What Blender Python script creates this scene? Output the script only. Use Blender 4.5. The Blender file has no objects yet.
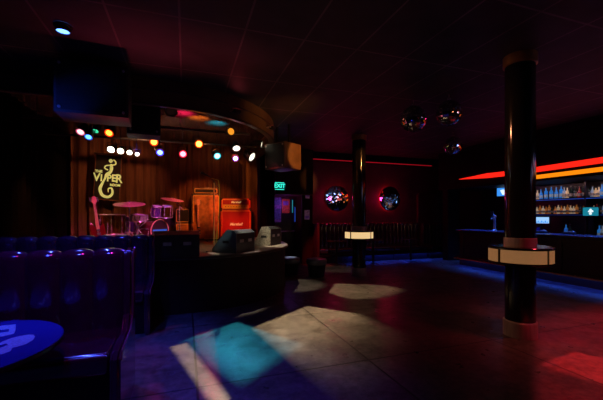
import bpy, bmesh, math, random
from mathutils import Vector, Matrix, Euler
PI = math.pi
random.seed(7)
SC = bpy.context.scene
COL = SC.collection

# ---------------------------------------------------------------- camera
# room axes: +x along the stage front towards the bar, +y towards the far mirror wall, z up
F = 335.0                       # focal length in pixels of a 603 px wide frame
YAW = math.radians(19.1)
CH = 1.55
HZ = 215.0
cam = bpy.data.cameras.new('camera')
camo = bpy.data.objects.new('camera', cam)
COL.objects.link(camo)
cam.sensor_width = 36
cam.lens = F / 603 * 36
cam.shift_y = (HZ - 200) / 603
cam.clip_start = 0.05
camo.location = (0, 0, CH)
camo.rotation_euler = (PI / 2, 0, -YAW)
SC.camera = camo
SC.view_settings.view_transform = 'Standard'
SC.view_settings.look = 'None'
SC.view_settings.exposure = 0
cs, sn = math.cos(YAW), math.sin(YAW)

def at_d(px, d, z=None, py=None):
    """room point seen at column px and depth d; height from z or from row py"""
    X = (px - 301.5) / F * d
    zz = z if z is not None else CH + (HZ - py) / F * d
    return Vector((cs * X + sn * d, -sn * X + cs * d, zz))

def at_y(px, y, z=None, py=None):
    k = (px - 301.5) / F
    return at_d(px, y / (cs - sn * k), z, py)

def at_x(px, x, z=None, py=None):
    k = (px - 301.5) / F
    return at_d(px, x / (cs * k + sn), z, py)

def at_z(px, py, z):
    return at_d(px, (CH - z) * F / (py - HZ), z)

# ---------------------------------------------------------------- materials
def nt_of(name):
    m = bpy.data.materials.new(name)
    m.use_nodes = True
    nt = m.node_tree
    return m, nt, nt.nodes['Principled BSDF']

def mat(name, col, rough=0.5, metal=0.0, var=0.25, scale=8.0, bump=0.0, coat=0.0, emit=None, es=0.0, spec=0.5, bscale=None, stretch=(1, 1, 1)):
    m, nt, b = nt_of(name)
    N, L = nt.nodes, nt.links
    b.inputs['Roughness'].default_value = rough
    b.inputs['Metallic'].default_value = metal
    b.inputs['Specular IOR Level'].default_value = spec
    b.inputs['Coat Weight'].default_value = coat
    b.inputs['Coat Roughness'].default_value = 0.12
    tc = N.new('ShaderNodeTexCoord')
    mp = N.new('ShaderNodeMapping'); mp.inputs['Scale'].default_value = stretch
    L.new(tc.outputs['Object'], mp.inputs['Vector'])
    nz = N.new('ShaderNodeTexNoise'); nz.inputs['Scale'].default_value = scale
    nz.inputs['Detail'].default_value = 4
    L.new(mp.outputs['Vector'], nz.inputs['Vector'])
    cr = N.new('ShaderNodeValToRGB')
    c0 = [max(0, c * (1 - var)) for c in col]; c1 = [min(1, c * (1 + var)) for c in col]
    cr.color_ramp.elements[0].color = (*c0, 1); cr.color_ramp.elements[0].position = 0.3
    cr.color_ramp.elements[1].color = (*c1, 1); cr.color_ramp.elements[1].position = 0.7
    L.new(nz.outputs['Fac'], cr.inputs['Fac'])
    L.new(cr.outputs['Color'], b.inputs['Base Color'])
    if bump:
        n2 = N.new('ShaderNodeTexNoise'); n2.inputs['Scale'].default_value = bscale or scale * 6
        L.new(mp.outputs['Vector'], n2.inputs['Vector'])
        bp = N.new('ShaderNodeBump'); bp.inputs['Strength'].default_value = bump
        bp.inputs['Distance'].default_value = 0.01
        L.new(n2.outputs['Fac'], bp.inputs['Height'])
        L.new(bp.outputs['Normal'], b.inputs['Normal'])
    if emit:
        b.inputs['Emission Color'].default_value = (*emit, 1)
        b.inputs['Emission Strength'].default_value = es
    return m

def glow(name, col, s):
    return mat(name, [c * 0.5 for c in col], 0.4, var=0.05, emit=col, es=s)

def floor_mat():
    m, nt, b = nt_of('stained concrete floor')
    N, L = nt.nodes, nt.links
    tc = N.new('ShaderNodeTexCoord')
    n1 = N.new('ShaderNodeTexNoise'); n1.inputs['Scale'].default_value = 1.6; n1.inputs['Detail'].default_value = 9; n1.inputs['Roughness'].default_value = .65
    L.new(tc.outputs['Object'], n1.inputs['Vector'])
    cr = N.new('ShaderNodeValToRGB')
    e = cr.color_ramp.elements
    e[0].position = .3; e[0].color = (.045, .037, .032, 1); e[1].position = .72; e[1].color = (.19, .165, .14, 1)
    nf = N.new('ShaderNodeTexNoise'); nf.inputs['Scale'].default_value = 14; nf.inputs['Detail'].default_value = 8; nf.inputs['Roughness'].default_value = .7
    L.new(tc.outputs['Object'], nf.inputs['Vector'])
    mf = N.new('ShaderNodeMath'); mf.operation = 'MULTIPLY_ADD'; mf.inputs[1].default_value = .9; mf.inputs[2].default_value = -.45
    L.new(nf.outputs['Fac'], mf.inputs[0])
    sm = N.new('ShaderNodeMath'); sm.operation = 'ADD'; L.new(n1.outputs['Fac'], sm.inputs[0]); L.new(mf.outputs[0], sm.inputs[1])
    L.new(sm.outputs[0], cr.inputs['Fac'])
    # large slabs with thin dark joints
    mp = N.new('ShaderNodeMapping'); mp.inputs['Location'].default_value = (-0.1, .35, 0)
    L.new(tc.outputs['Object'], mp.inputs['Vector'])
    br = N.new('ShaderNodeTexBrick'); br.offset = 0
    br.inputs['Scale'].default_value = 1; br.inputs['Brick Width'].default_value = 1.75; br.inputs['Row Height'].default_value = 1.75
    br.inputs['Mortar Size'].default_value = .012; br.inputs['Mortar Smooth'].default_value = .2
    br.inputs['Color1'].default_value = (1, 1, 1, 1); br.inputs['Color2'].default_value = (.88, .88, .88, 1); br.inputs['Mortar'].default_value = (.12, .12, .12, 1)
    L.new(mp.outputs['Vector'], br.inputs['Vector'])
    mx = N.new('ShaderNodeMix'); mx.data_type = 'RGBA'; mx.blend_type = 'MULTIPLY'; mx.inputs['Factor'].default_value = 1
    L.new(cr.outputs['Color'], mx.inputs['A']); L.new(br.outputs['Color'], mx.inputs['B'])
    L.new(mx.outputs['Result'], b.inputs['Base Color'])
    n2 = N.new('ShaderNodeTexNoise'); n2.inputs['Scale'].default_value = 5; n2.inputs['Detail'].default_value = 6
    L.new(tc.outputs['Object'], n2.inputs['Vector'])
    mr = N.new('ShaderNodeMapRange'); mr.inputs['From Min'].default_value = .3; mr.inputs['From Max'].default_value = .7
    mr.inputs['To Min'].default_value = .26; mr.inputs['To Max'].default_value = .5
    L.new(n2.outputs['Fac'], mr.inputs['Value']); L.new(mr.outputs['Result'], b.inputs['Roughness'])
    n3 = N.new('ShaderNodeTexNoise'); n3.inputs['Scale'].default_value = 60
    L.new(tc.outputs['Object'], n3.inputs['Vector'])
    ad = N.new('ShaderNodeMath'); ad.operation = 'MULTIPLY_ADD'; ad.inputs[1].default_value = .25
    L.new(n3.outputs['Fac'], ad.inputs[0]); L.new(br.outputs['Fac'], ad.inputs[2])
    bp = N.new('ShaderNodeBump'); bp.inputs['Strength'].default_value = .35; bp.inputs['Distance'].default_value = .006; bp.invert = True
    L.new(ad.outputs[0], bp.inputs['Height']); L.new(bp.outputs['Normal'], b.inputs['Normal'])
    b.inputs['Specular IOR Level'].default_value = .35
    return m

def ceil_mat():
    m, nt, b = nt_of('dark ceiling tiles')
    N, L = nt.nodes, nt.links
    tc = N.new('ShaderNodeTexCoord')
    mp = N.new('ShaderNodeMapping'); mp.inputs['Location'].default_value = (.06, 0.2, 0)
    L.new(tc.outputs['Object'], mp.inputs['Vector'])
    br = N.new('ShaderNodeTexBrick'); br.offset = 0
    br.inputs['Scale'].default_value = 1; br.inputs['Brick Width'].default_value = .69; br.inputs['Row Height'].default_value = 1.3
    br.inputs['Mortar Size'].default_value = .012; br.inputs['Mortar Smooth'].default_value = .1
    br.inputs['Color1'].default_value = (.042, .035, .038, 1); br.inputs['Color2'].default_value = (.032, .028, .03, 1); br.inputs['Mortar'].default_value = (.17, .13, .13, 1)
    L.new(mp.outputs['Vector'], br.inputs['Vector'])
    nz = N.new('ShaderNodeTexNoise'); nz.inputs['Scale'].default_value = 2.5; nz.inputs['Detail'].default_value = 6
    L.new(tc.outputs['Object'], nz.inputs['Vector'])
    mr = N.new('ShaderNodeMapRange'); mr.inputs['From Min'].default_value = .3; mr.inputs['From Max'].default_value = .7
    mr.inputs['To Min'].default_value = .55; mr.inputs['To Max'].default_value = 1.3
    L.new(nz.outputs['Fac'], mr.inputs['Value'])
    mx = N.new('ShaderNodeMix'); mx.data_type = 'RGBA'; mx.blend_type = 'MULTIPLY'; mx.inputs['Factor'].default_value = 1
    L.new(br.outputs['Color'], mx.inputs['A']); L.new(mr.outputs['Result'], mx.inputs['B'])
    L.new(mx.outputs['Result'], b.inputs['Base Color'])
    b.inputs['Roughness'].default_value = .6
    return m

def mirror_facets(name, amt, scale):
    m, nt, b = nt_of(name)
    b.inputs['Base Color'].default_value = (.85, .87, .9, 1)
    b.inputs['Metallic'].default_value = 1
    b.inputs['Roughness'].default_value = .05
    N, L = nt.nodes, nt.links
    tc = N.new('ShaderNodeTexCoord'); vo = N.new('ShaderNodeTexVoronoi'); vo.inputs['Scale'].default_value = scale
    L.new(tc.outputs['Object'], vo.inputs['Vector'])
    sb = N.new('ShaderNodeVectorMath'); sb.operation = 'SUBTRACT'; sb.inputs[1].default_value = (.5, .5, .5); L.new(vo.outputs['Color'], sb.inputs[0])
    sc = N.new('ShaderNodeVectorMath'); sc.operation = 'SCALE'; sc.inputs['Scale'].default_value = amt; L.new(sb.outputs[0], sc.inputs[0])
    ge = N.new('ShaderNodeNewGeometry')
    ad = N.new('ShaderNodeVectorMath'); ad.operation = 'ADD'; L.new(ge.outputs['Normal'], ad.inputs[0]); L.new(sc.outputs[0], ad.inputs[1])
    no = N.new('ShaderNodeVectorMath'); no.operation = 'NORMALIZE'; L.new(ad.outputs[0], no.inputs[0]); L.new(no.outputs[0], b.inputs['Normal'])
    return m

M = {}
M['floor'] = floor_mat()
M['ceiling'] = ceil_mat()
M['wall'] = mat('maroon painted wall', (.09, .022, .03), .55, var=.3, scale=3, bump=.15)
M['blackwall'] = mat('black painted wall', (.013, .011, .014), .6, spec=.12, var=.3, scale=3, bump=.1)
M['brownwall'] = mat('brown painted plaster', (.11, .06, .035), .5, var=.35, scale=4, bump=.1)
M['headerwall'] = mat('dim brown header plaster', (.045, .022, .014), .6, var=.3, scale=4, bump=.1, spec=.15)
M['fascia'] = mat('brown lacquered fascia', (.11, .06, .03), .35, var=.3, scale=3, bump=.05)
M['stageceil'] = mat('glossy dark stage ceiling', (.09, .07, .065), .25, var=.25, scale=2)
M['stagetop'] = mat('worn stage floor', (.36, .30, .24), .5, var=.3, scale=6, bump=.2)
M['stagefront'] = mat('dark brown stage skirt', (.035, .015, .010), .5, spec=.2, var=.3, scale=5, bump=.1, stretch=(1, 1, .2))
M['curtain'] = mat('brown velvet', (.17, .075, .04), .85, spec=.1, var=.25, scale=5, stretch=(3, 3, .3), bump=.1)
M['blackcurtain'] = mat('black velvet', (.004, .003, .003), .9, var=.2, scale=5, spec=.02)
M['vinyl'] = mat('oxblood vinyl', (.045, .006, .026), .13, var=.15, scale=10, bump=.012, bscale=40, spec=.9, coat=1)
M['poufseat'] = mat('pale glint stool top', (.2, .21, .24), .35, var=.1, scale=10)  # top made paler than the base so its glint shows
M['vinyldark'] = mat('dark plinth vinyl', (.02, .008, .012), .45, var=.2, scale=10)
M['piping'] = mat('welt piping', (.12, .03, .05), .25, var=.1, scale=20)
M['black'] = mat('black plastic', (.014, .014, .015), .4, var=.2, scale=20, bump=.05)
M['blackgloss'] = mat('black gloss lacquer', (.012, .011, .012), .11, var=.2, scale=6, spec=.6)
M['carpet'] = mat('black cabinet covering', (.025, .024, .026), .6, var=.3, scale=60, bump=.4, bscale=200)
M['greycarpet'] = mat('grey speckled cabinet covering', (.42, .38, .30), .7, var=.5, scale=45, bump=.3, bscale=150)
M['tealcarpet'] = mat('slate cabinet covering', (.12, .18, .19), .6, var=.3, scale=60, bump=.3, bscale=200)
M['grille'] = mat('black speaker grille', (.02, .018, .018), .45, .6, var=.4, scale=120, bump=.5, bscale=300)
M['chrome'] = mat('chrome', (.8, .76, .74), .2, .75, var=.05, scale=30)
M['steel'] = mat('brushed steel collar', (.55, .5, .46), .35, .3, var=.2, scale=30, stretch=(1, 1, .1))
M['brass'] = mat('brass', (.7, .42, .16), .3, .6, var=.1, scale=20)
M['cymbal'] = mat('bronze cymbal', (.7, .38, .25), .3, .45, var=.2, scale=40)
M['tableblue'] = mat('dark table laminate', (.012, .03, .30), .3, var=.06, scale=10)
M['logo'] = mat('pale printed logo', (.22, .62, .85), .35, var=.25, scale=90)
M['tolex'] = mat('red tolex', (.50, .035, .025), .4, var=.15, scale=80, bump=.3, bscale=250)
M['redgrille'] = mat('red grille cloth', (.42, .02, .03), .8, var=.3, scale=120, bump=.2, bscale=260)
M['orangecloth'] = mat('tan grille cloth', (.42, .17, .045), .75, var=.55, scale=7, bump=.2, bscale=240)
M['orangetolex'] = mat('dark amp tolex', (.08, .04, .025), .45, var=.2, scale=60, bump=.2)
M['gold'] = mat('gold panel', (.9, .55, .10), .3, .15, var=.1, scale=30)
M['cream'] = mat('cream lettering', (.85, .72, .40), .5, var=.05, emit=(.9, .7, .3), es=.25)  # letters glow slightly in place of light falling on them
M['sparkpurple'] = mat('purple sparkle wrap', (.30, .09, .65), .22, .7, var=.4, scale=90)
M['sparkred'] = mat('dark red sparkle wrap', (.20, .03, .05), .22, .3, var=.4, scale=60)
M['sparkgold'] = mat('amber sparkle wrap', (.22, .09, .015), .22, .85, var=.4, scale=60)
M['drumhead'] = mat('drum head', (.05, .03, .03), .4, var=.15, scale=8)
M['clearhead'] = mat('white drum head', (.55, .45, .50), .45, var=.1, scale=8)
M['hoop'] = mat('red-brown drum hoop', (.9, .42, .3), .3, .1, var=.15, scale=20)
M['banner'] = mat('black banner cloth', (.014, .012, .010), .75, var=.2, scale=20)
M['bannerborder'] = mat('brown banner hem', (.16, .06, .025), .7, var=.2, scale=20)
M['bannerink'] = mat('pale yellow banner ink', (.75, .85, .28), .6, var=.35, scale=9, emit=(.7, .85, .25), es=.42)  # ink given a glow of its own to look lit
M['guitarred'] = mat('red guitar lacquer', (.11, .006, .005), .2, var=.1, scale=10, coat=.5)
M['guitarneck'] = mat('maple neck', (.62, .22, .12), .35, var=.15, scale=20, stretch=(8, 8, 1))
M['guitarburst'] = mat('sunburst guitar lacquer', (.40, .14, .03), .2, var=.4, scale=5, coat=.5)
M['woodbar'] = mat('dark mahogany bar front', (.035, .012, .008), .35, var=.35, scale=4, stretch=(4, 1, 6), bump=.05)
M['bartop'] = mat('polished bar top', (.06, .035, .05), .22, var=.2, scale=4, stretch=(4, 1, 1))
M['shelf'] = mat('dark shelf', (.02, .015, .02), .3, var=.2, scale=8)
M['backbar'] = mat('back bar panelling', (.022, .016, .02), .35, var=.3, scale=4)
M['mirror'] = mirror_facets('mirror glass', .075, 17)
M['mirrortile'] = mirror_facets('mirror ball tiles', .12, 30)
M['frost'] = mat('amber frosted panel', (.25, .16, .08), .5, var=.12, scale=14, emit=(1, .46, .17), es=.19)
M['frost2'] = mat('bright cream frosted panel', (.6, .5, .3), .5, var=.12, scale=14, emit=(1, .66, .30), es=.85)
M['wood'] = mat('dark wood', (.05, .025, .015), .4, var=.3, scale=6)
M['paper_violet'] = mat('violet poster print', (.20, .07, .35), .5, var=.7, scale=18, emit=(.3, .08, .6), es=.05)  # poster and flyer prints carry a faint glow as if lit
M['paper_blue'] = mat('blue poster print', (.09, .07, .30), .5, var=.7, scale=18, emit=(.15, .1, .6), es=.04)
M['paper_red'] = mat('red poster print', (.5, .05, .04), .5, var=.6, scale=16, emit=(.7, .06, .04), es=.09)
M['paper_pink'] = mat('pale flyer print', (.5, .3, .45), .5, var=.6, scale=30, emit=(.5, .2, .4), es=.05)
M['exitbody'] = mat('dark exit sign housing', (.01, .05, .045), .4, var=.1, scale=20, emit=(.0, .25, .2), es=.25)
M['exitglow'] = glow('green exit lettering', (.05, 1, .75), 1.3)
M['red_led'] = glow('red neon', (1, .018, .008), 1.15)
M['red_dim'] = glow('dim red cove strip', (.8, .01, .03), .28)
M['amber_led'] = glow('amber neon', (1, .25, .004), 1.1)
M['blue_led'] = glow('blue strip', (.02, .07, 1), 12.0)
M['halo'] = glow('red halo ring', (1, .008, .03), 9.0)
M['tv'] = glow('blue television picture', (.05, .35, 1), .9)
M['pos_white'] = glow('pale blue lit screen', (.35, .62, 1), 1.0)
M['pos_cyan'] = glow('teal lit screen', (.01, .25, .35), .8)
M['white_print'] = glow('white screen figure', (.85, 1, 1), 1.0)
M['cyan_sliver'] = glow('cyan light sliver', (.02, .45, .5), .5)
M['blue_sliver'] = glow('blue light sliver', (.02, .1, .7), .5)

# ---------------------------------------------------------------- mesh helpers
def nbm(): return bmesh.new()

def add_box(bm, lo, hi, bevel=0.0, seg=2):
    lo, hi = Vector(lo), Vector(hi)
    r = bmesh.ops.create_cube(bm, size=1)
    vs = r['verts']
    c, s = (lo + hi) / 2, hi - lo
    for v in vs:
        v.co = Vector((v.co.x * s.x, v.co.y * s.y, v.co.z * s.z)) + c
    if bevel:
        es = list({e for v in vs for e in v.link_edges})
        bmesh.ops.bevel(bm, geom=es, offset=bevel, segments=seg, affect='EDGES', profile=.6)
    return bm

def add_lathe(bm, prof, n=24, center=(0, 0, 0), close=True, mtx=None):
    c = Vector(center)
    rings = []
    for r, z in prof:
        if r < 1e-6:
            rings.append([bm.verts.new(Vector((0, 0, z)))])
        else:
            rings.append([bm.verts.new(Vector((r * math.cos(2 * PI * i / n), r * math.sin(2 * PI * i / n), z))) for i in range(n)])
    allv = [v for r in rings for v in r]
    for a, b in zip(rings[:-1], rings[1:]):
        for i in range(n):
            j = (i + 1) % n
            if len(a) == 1 and len(b) == 1: continue
            if len(a) == 1: bm.faces.new((a[0], b[j], b[i]))
            elif len(b) == 1: bm.faces.new((a[i], a[j], b[0]))
            else: bm.faces.new((a[i], a[j], b[j], b[i]))
    if close:
        if len(rings[0]) > 1: bm.faces.new(list(reversed(rings[0])))
        if len(rings[-1]) > 1: bm.faces.new(rings[-1])
    for v in allv:
        if mtx is not None: v.co = mtx @ v.co
        v.co += c
    return bm

def align(axis):
    return Vector((0, 0, 1)).rotation_difference(Vector(axis).normalized()).to_matrix().to_4x4()

def add_tube(bm, pts, r, n=8, closed=False, caps=True):
    pts = [Vector(p) for p in pts]
    m = len(pts)
    rings = []
    prevn = None
    for i, p in enumerate(pts):
        if closed: t = (pts[(i + 1) % m] - pts[i - 1])
        elif i == 0: t = pts[1] - pts[0]
        elif i == m - 1: t = pts[-1] - pts[-2]
        else: t = (pts[i + 1] - pts[i - 1])
        t.normalize()
        if prevn is None:
            a = Vector((0, 0, 1)) if abs(t.z) < .9 else Vector((1, 0, 0))
            nn = t.cross(a).normalized()
        else:
            nn = (prevn - t * prevn.dot(t))
            nn = nn.normalized() if nn.length > 1e-5 else t.orthogonal().normalized()
        prevn = nn
        bb = t.cross(nn)
        rr = r[i] if isinstance(r, (list, tuple)) else r
        rings.append([bm.verts.new(p + nn * (rr * math.cos(2 * PI * k / n)) + bb * (rr * math.sin(2 * PI * k / n))) for k in range(n)])
    seq = list(zip(rings[:-1], rings[1:]))
    if closed: seq.append((rings[-1], rings[0]))
    for a, b in seq:
        for k in range(n):
            j = (k + 1) % n
            bm.faces.new((a[k], a[j], b[j], b[k]))
    if not closed and caps:
        bm.faces.new(list(reversed(rings[0]))); bm.faces.new(rings[-1])
    return bm

def add_prism(bm, poly, z0, z1, mtx=None):
    """polygon in xy extruded z0..z1"""
    a = [bm.verts.new((x, y, z0)) for x, y in poly]
    b = [bm.verts.new((x, y, z1)) for x, y in poly]
    bm.faces.new(list(reversed(a))); bm.faces.new(b)
    n = len(poly)
    for i in range(n):
        j = (i + 1) % n
        bm.faces.new((a[i], a[j], b[j], b[i]))
    if mtx is not None:
        for v in a + b: v.co = mtx @ v.co
    return bm

def obj(name, bm, m, parent=None, loc=None, smooth=True, rot=None, label=None):
    bmesh.ops.recalc_face_normals(bm, faces=bm.faces[:])
    me = bpy.data.meshes.new(name)
    bm.to_mesh(me); bm.free()
    me.materials.append(M[m] if isinstance(m, str) else m)
    if smooth:
        me.shade_smooth()
        me.set_sharp_from_angle(angle=math.radians(38))
    o = bpy.data.objects.new(name, me)
    COL.objects.link(o)
    if parent is not None: o.parent = parent
    if loc is not None: o.location = loc
    if rot is not None: o.rotation_euler = rot
    if label: o['label'] = label
    return o

def tag(o, label, cat, group=None):
    o['label'] = label; o['category'] = cat
    if group: o['group'] = group
    return o

def thing(name, label, cat, loc=(0, 0, 0), rotz=0.0, group=None):
    o = bpy.data.objects.new(name, None)
    COL.objects.link(o)
    o.empty_display_size = .1
    o.location = loc; o.rotation_euler = (0, 0, rotz)
    return tag(o, label, cat, group)

def struct(name, bm, m, parent=None, smooth=True):
    o = obj(name, bm, m, parent, smooth=smooth)
    if parent is None: o['kind'] = 'structure'
    return o

def dup(root, loc, rotz, label, group=None):
    r = root.copy(); COL.objects.link(r)
    r.location = loc; r.rotation_euler = (0, 0, rotz); r['label'] = label
    if group: r['group'] = group
    for ch in list(root.children):
        c = ch.copy(); COL.objects.link(c); c.parent = r
        for g in list(ch.children):
            d = g.copy(); COL.objects.link(d); d.parent = c
    return r

def text_bm(body, size, shear=0.0, extrude=.002, align_x='CENTER', bold=0.0):
    cu = bpy.data.curves.new('lettering', 'FONT')
    cu.body = body; cu.size = size; cu.shear = shear; cu.extrude = extrude
    cu.align_x = align_x; cu.align_y = 'CENTER'; cu.offset = bold
    o = bpy.data.objects.new('lettering', cu); COL.objects.link(o)
    bpy.context.view_layer.update()
    dg = bpy.context.evaluated_depsgraph_get()
    me = bpy.data.meshes.new_from_object(o.evaluated_get(dg))
    bm = nbm(); bm.from_mesh(me)
    bpy.data.objects.remove(o); bpy.data.curves.remove(cu); bpy.data.meshes.remove(me)
    return bm

def xf(bm, mtx):
    bmesh.ops.transform(bm, matrix=mtx, verts=bm.verts[:]); return bm

# matrix laying an xy drawing upright, facing -y
UP = Matrix.Rotation(PI / 2, 4, 'X')

# ---------------------------------------------------------------- room shell
XL, XR, YB, YF, ZC = -2.95, 9.85, 10.5, -3.5, 3.6
b = nbm(); add_box(b, (XL - .2, YF - .2, -.15), (XR + .2, YB + .2, 0)); struct('floor', b, 'floor', smooth=False)
b = nbm(); add_box(b, (XL - .2, YF - .2, ZC), (XR + .2, YB + .2, ZC + .15)); struct('ceiling', b, 'ceiling', smooth=False)
b = nbm(); add_box(b, (XL - .2, YB, 0), (XR + .2, YB + .2, ZC)); struct('wall_back', b, 'wall', smooth=False)
b = nbm(); add_box(b, (XL - .2, YF - .2, 0), (XL, YB, ZC)); struct('wall_left', b, 'blackwall', smooth=False)
b = nbm(); add_box(b, (XR, YF - .2, 0), (XR + .2, YB, ZC)); struct('wall_right', b, 'blackwall', smooth=False)
b = nbm(); add_box(b, (XL, YF - .2, 0), (XR, YF, ZC)); struct('wall_front', b, 'blackwall', smooth=False)

# ---------------------------------------------------------------- stage
SZ = 0.9
def ell(cx, cy, rx, ry, n=28):
    return [(cx + rx * math.sin(t), cy - ry * math.cos(t)) for t in [PI / 2 * i / n for i in range(n + 1)]]
edge = [(-2.8, 5.52)] + ell(.1, 7.9, 2.15, 2.38) + [(2.25, 9.86)]
poly = edge + [(-2.8, 9.86)]
b = nbm(); add_prism(b, poly, SZ - .05, SZ); struct('stage_platform', b, 'stagetop', smooth=False)
ins = [(-2.8, 5.56)] + ell(.1, 7.9, 2.10, 2.33) + [(2.2, 9.84)]
b = nbm(); add_prism(b, ins + [(-2.8, 9.84)], 0, SZ - .05); struct('stage_skirt', b, 'stagefront')
b = nbm(); add_tube(b, [(x, y, SZ - .025) for x, y in [(p[0], p[1] - .005) for p in edge]], .022, 8); struct('trim_1', b, 'wood')
# curved header over the stage front
fa = [(-2.93, 5.45)] + ell(-.4, 8.2, 2.4, 2.75) + [(2.0, 9.88)]
fb = [(-2.93, 5.57)] + ell(-.4, 8.2, 2.28, 2.63) + [(1.88, 9.88)]
b = nbm(); add_prism(b, fa + list(reversed(fb)), 3.2, ZC); struct('trim_2', b, 'fascia')
b = nbm(); add_tube(b, [(x, y, 3.2) for x, y in fa], .018, 6); struct('trim_3', b, 'wood')
b = nbm(); add_tube(b, [(x, y - .012, 3.42) for x, y in fa], .012, 6); struct('trim_4', b, 'wood')
# lower glossy ceiling panel over the stage
b = nbm(); add_prism(b, fb + [(-2.93, 9.88)], 3.54, 3.59); struct('stage_ceiling', b, 'stageceil', smooth=False)

def curtain(bm, x0, x1, y, z0, z1, fold=.26, amp=.095, axis='x', seed=1, nz=10):
    rnd = random.Random(seed)
    L = abs(x1 - x0); n = int(L / fold * 10)
    ph = [rnd.uniform(-.5, .5) for _ in range(200)]
    vs = []
    for i in range(n + 1):
        s = x0 + (x1 - x0) * i / n
        t = (s - x0) / fold * 2 * PI
        k = int(abs(s - x0) / fold)
        a = amp * (.75 + .5 * ph[k % 200])
        col = []
        for j in range(nz + 1):
            f = j / nz
            off = a * (1 - .35 * f) * (math.sin(t + .25 * math.sin(3 * f + k)) + .25 * math.sin(2.3 * t + k))
            col.append(bm.verts.new((s, y + off, z0 + (z1 - z0) * f) if axis == 'x' else (y + off, s, z0 + (z1 - z0) * f)))
        vs.append(col)
    for i in range(n):
        for j in range(nz):
            bm.faces.new((vs[i][j], vs[i + 1][j], vs[i + 1][j + 1], vs[i][j + 1]))

b = nbm(); curtain(b, -2.68, 1.98, 9.68, SZ + .005, 3.53, seed=3)
tag(obj('stage_curtain', b, 'curtain'), 'long brown pleated stage curtain hanging behind the drums and amplifiers', 'curtain')
b = nbm(); curtain(b, 5.85, 9.5, -2.72, SZ + .005, 3.53, axis='y', seed=5, amp=.05)
tag(obj('black_drape', b, 'blackcurtain'), 'black drape closing the left side of the stage', 'curtain')
b = nbm(); curtain(b, 2.07, 2.5, 9.68, SZ + .005, 3.59, seed=9, amp=.05)
tag(obj('curtain_leg', b, 'blackcurtain'), 'narrow dark curtain at the right end of the stage, left of the exit', 'curtain')

# ---------------------------------------------------------------- exit corner, header and posters
b = nbm()
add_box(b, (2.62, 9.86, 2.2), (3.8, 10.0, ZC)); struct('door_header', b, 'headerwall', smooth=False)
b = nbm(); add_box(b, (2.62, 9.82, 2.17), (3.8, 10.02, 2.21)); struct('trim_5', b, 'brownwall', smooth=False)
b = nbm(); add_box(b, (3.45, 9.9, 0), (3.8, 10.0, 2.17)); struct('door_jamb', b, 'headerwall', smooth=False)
b = nbm(); add_box(b, (2.62, 10.46, 0), (2.66, 10.5, 2.1)); add_box(b, (3.4, 10.46, 0), (3.44, 10.5, 2.1)); add_box(b, (2.66, 10.46, 2.06), (3.4, 10.5, 2.1))
struct('trim_6', b, 'wood', smooth=False)
d = nbm(); add_box(d, (2.66, 10.465, 0.01), (3.4, 10.495, 2.06)); dr = struct('door_1', d, 'backbar', smooth=False)
h = nbm(); add_tube(h, [(2.68, 10.43, 1.02), (3.38, 10.43, 1.02)], .018); add_box(h, (2.70, 10.43, 1.0), (2.74, 10.47, 1.04)); add_box(h, (3.3, 10.43, 1.0), (3.34, 10.47, 1.04))
obj('push_bar', h, 'steel', dr)
def poster(x0, x1, z0, z1, y, m, label, cat='poster', name='poster'):
    w, hh = x1 - x0, z1 - z0
    t = thing(name, label, cat, ((x0 + x1) / 2, y, z0))
    b = nbm(); add_box(b, (-w / 2, -.006, 0), (w / 2, 0, hh)); obj('sheet', b, m, t, smooth=False)
    return t, w, hh
def poster_px(px0, px1, py0, py1, y, m, label, blocks, **k):
    a, c = at_y(px0, y, py=py0), at_y(px1, y, py=py1)
    t, w, hh = poster(a.x, c.x, c.z, a.z, y, m, label, **k)
    for (u0, u1, v0, v1, mm) in blocks:
        b = nbm(); add_box(b, (-w / 2 + u0 * w, -.009, v0 * hh), (-w / 2 + u1 * w, -.006, v1 * hh)); obj('printed_panel', b, mm, t, smooth=False)
poster_px(267.5, 272, 200, 221, 10.499, 'paper_blue', 'narrow blue and violet poster nearest the stage in the exit recess', [(.15, .85, .1, .4, 'paper_violet'), (.4, .9, .6, .85, 'paper_red')])
poster_px(273.5, 281, 197.5, 222, 10.464, 'paper_violet', 'large violet poster on the door under the exit sign', [(.1, .9, .7, .92, 'paper_blue'), (.12, .88, .1, .55, 'paper_blue')])
poster_px(282, 289.5, 199, 213, 10.464, 'paper_red', 'red poster on the door to the right of the violet one', [(.15, .85, .55, .85, 'paper_violet')])
poster_px(305.5, 309.5, 194.5, 198.5, 9.899, 'paper_pink', 'small pale flyer, upper of the two beside the doorway', [(.1, .9, .5, .8, 'paper_violet')], cat='flyer', name='flyer')
poster_px(304.5, 309.5, 210, 219.5, 9.899, 'paper_pink', 'pale pink flyer, lower of the two beside the doorway', [(.1, .9, .1, .4, 'paper_violet')], cat='flyer', name='flyer')
for (px, p0, p1, mm, lab) in ((292.5, 200, 213, 'cyan_sliver', 'thin cyan glowing strip upright on the door edge'), (295, 207, 222, 'blue_sliver', 'thin blue glowing strip upright beside the door')):
    a, c = at_y(px, 10.40, py=p0), at_y(px, 10.40, py=p1)
    t = thing('glow_strip', lab, 'light', (a.x, 10.40, c.z))
    b = nbm(); add_tube(b, [(0, 0, 0.01), (0, 0, a.z - c.z)], .012); obj('tube', b, mm, t)  # glowing rod made up for a thin strip of coloured light
    for zz in (0, a.z - c.z):
        b = nbm(); add_box(b, (-.012, 0, zz - .02), (.012, .06, zz + .02)); obj('bracket', b, 'black', t)

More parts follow.
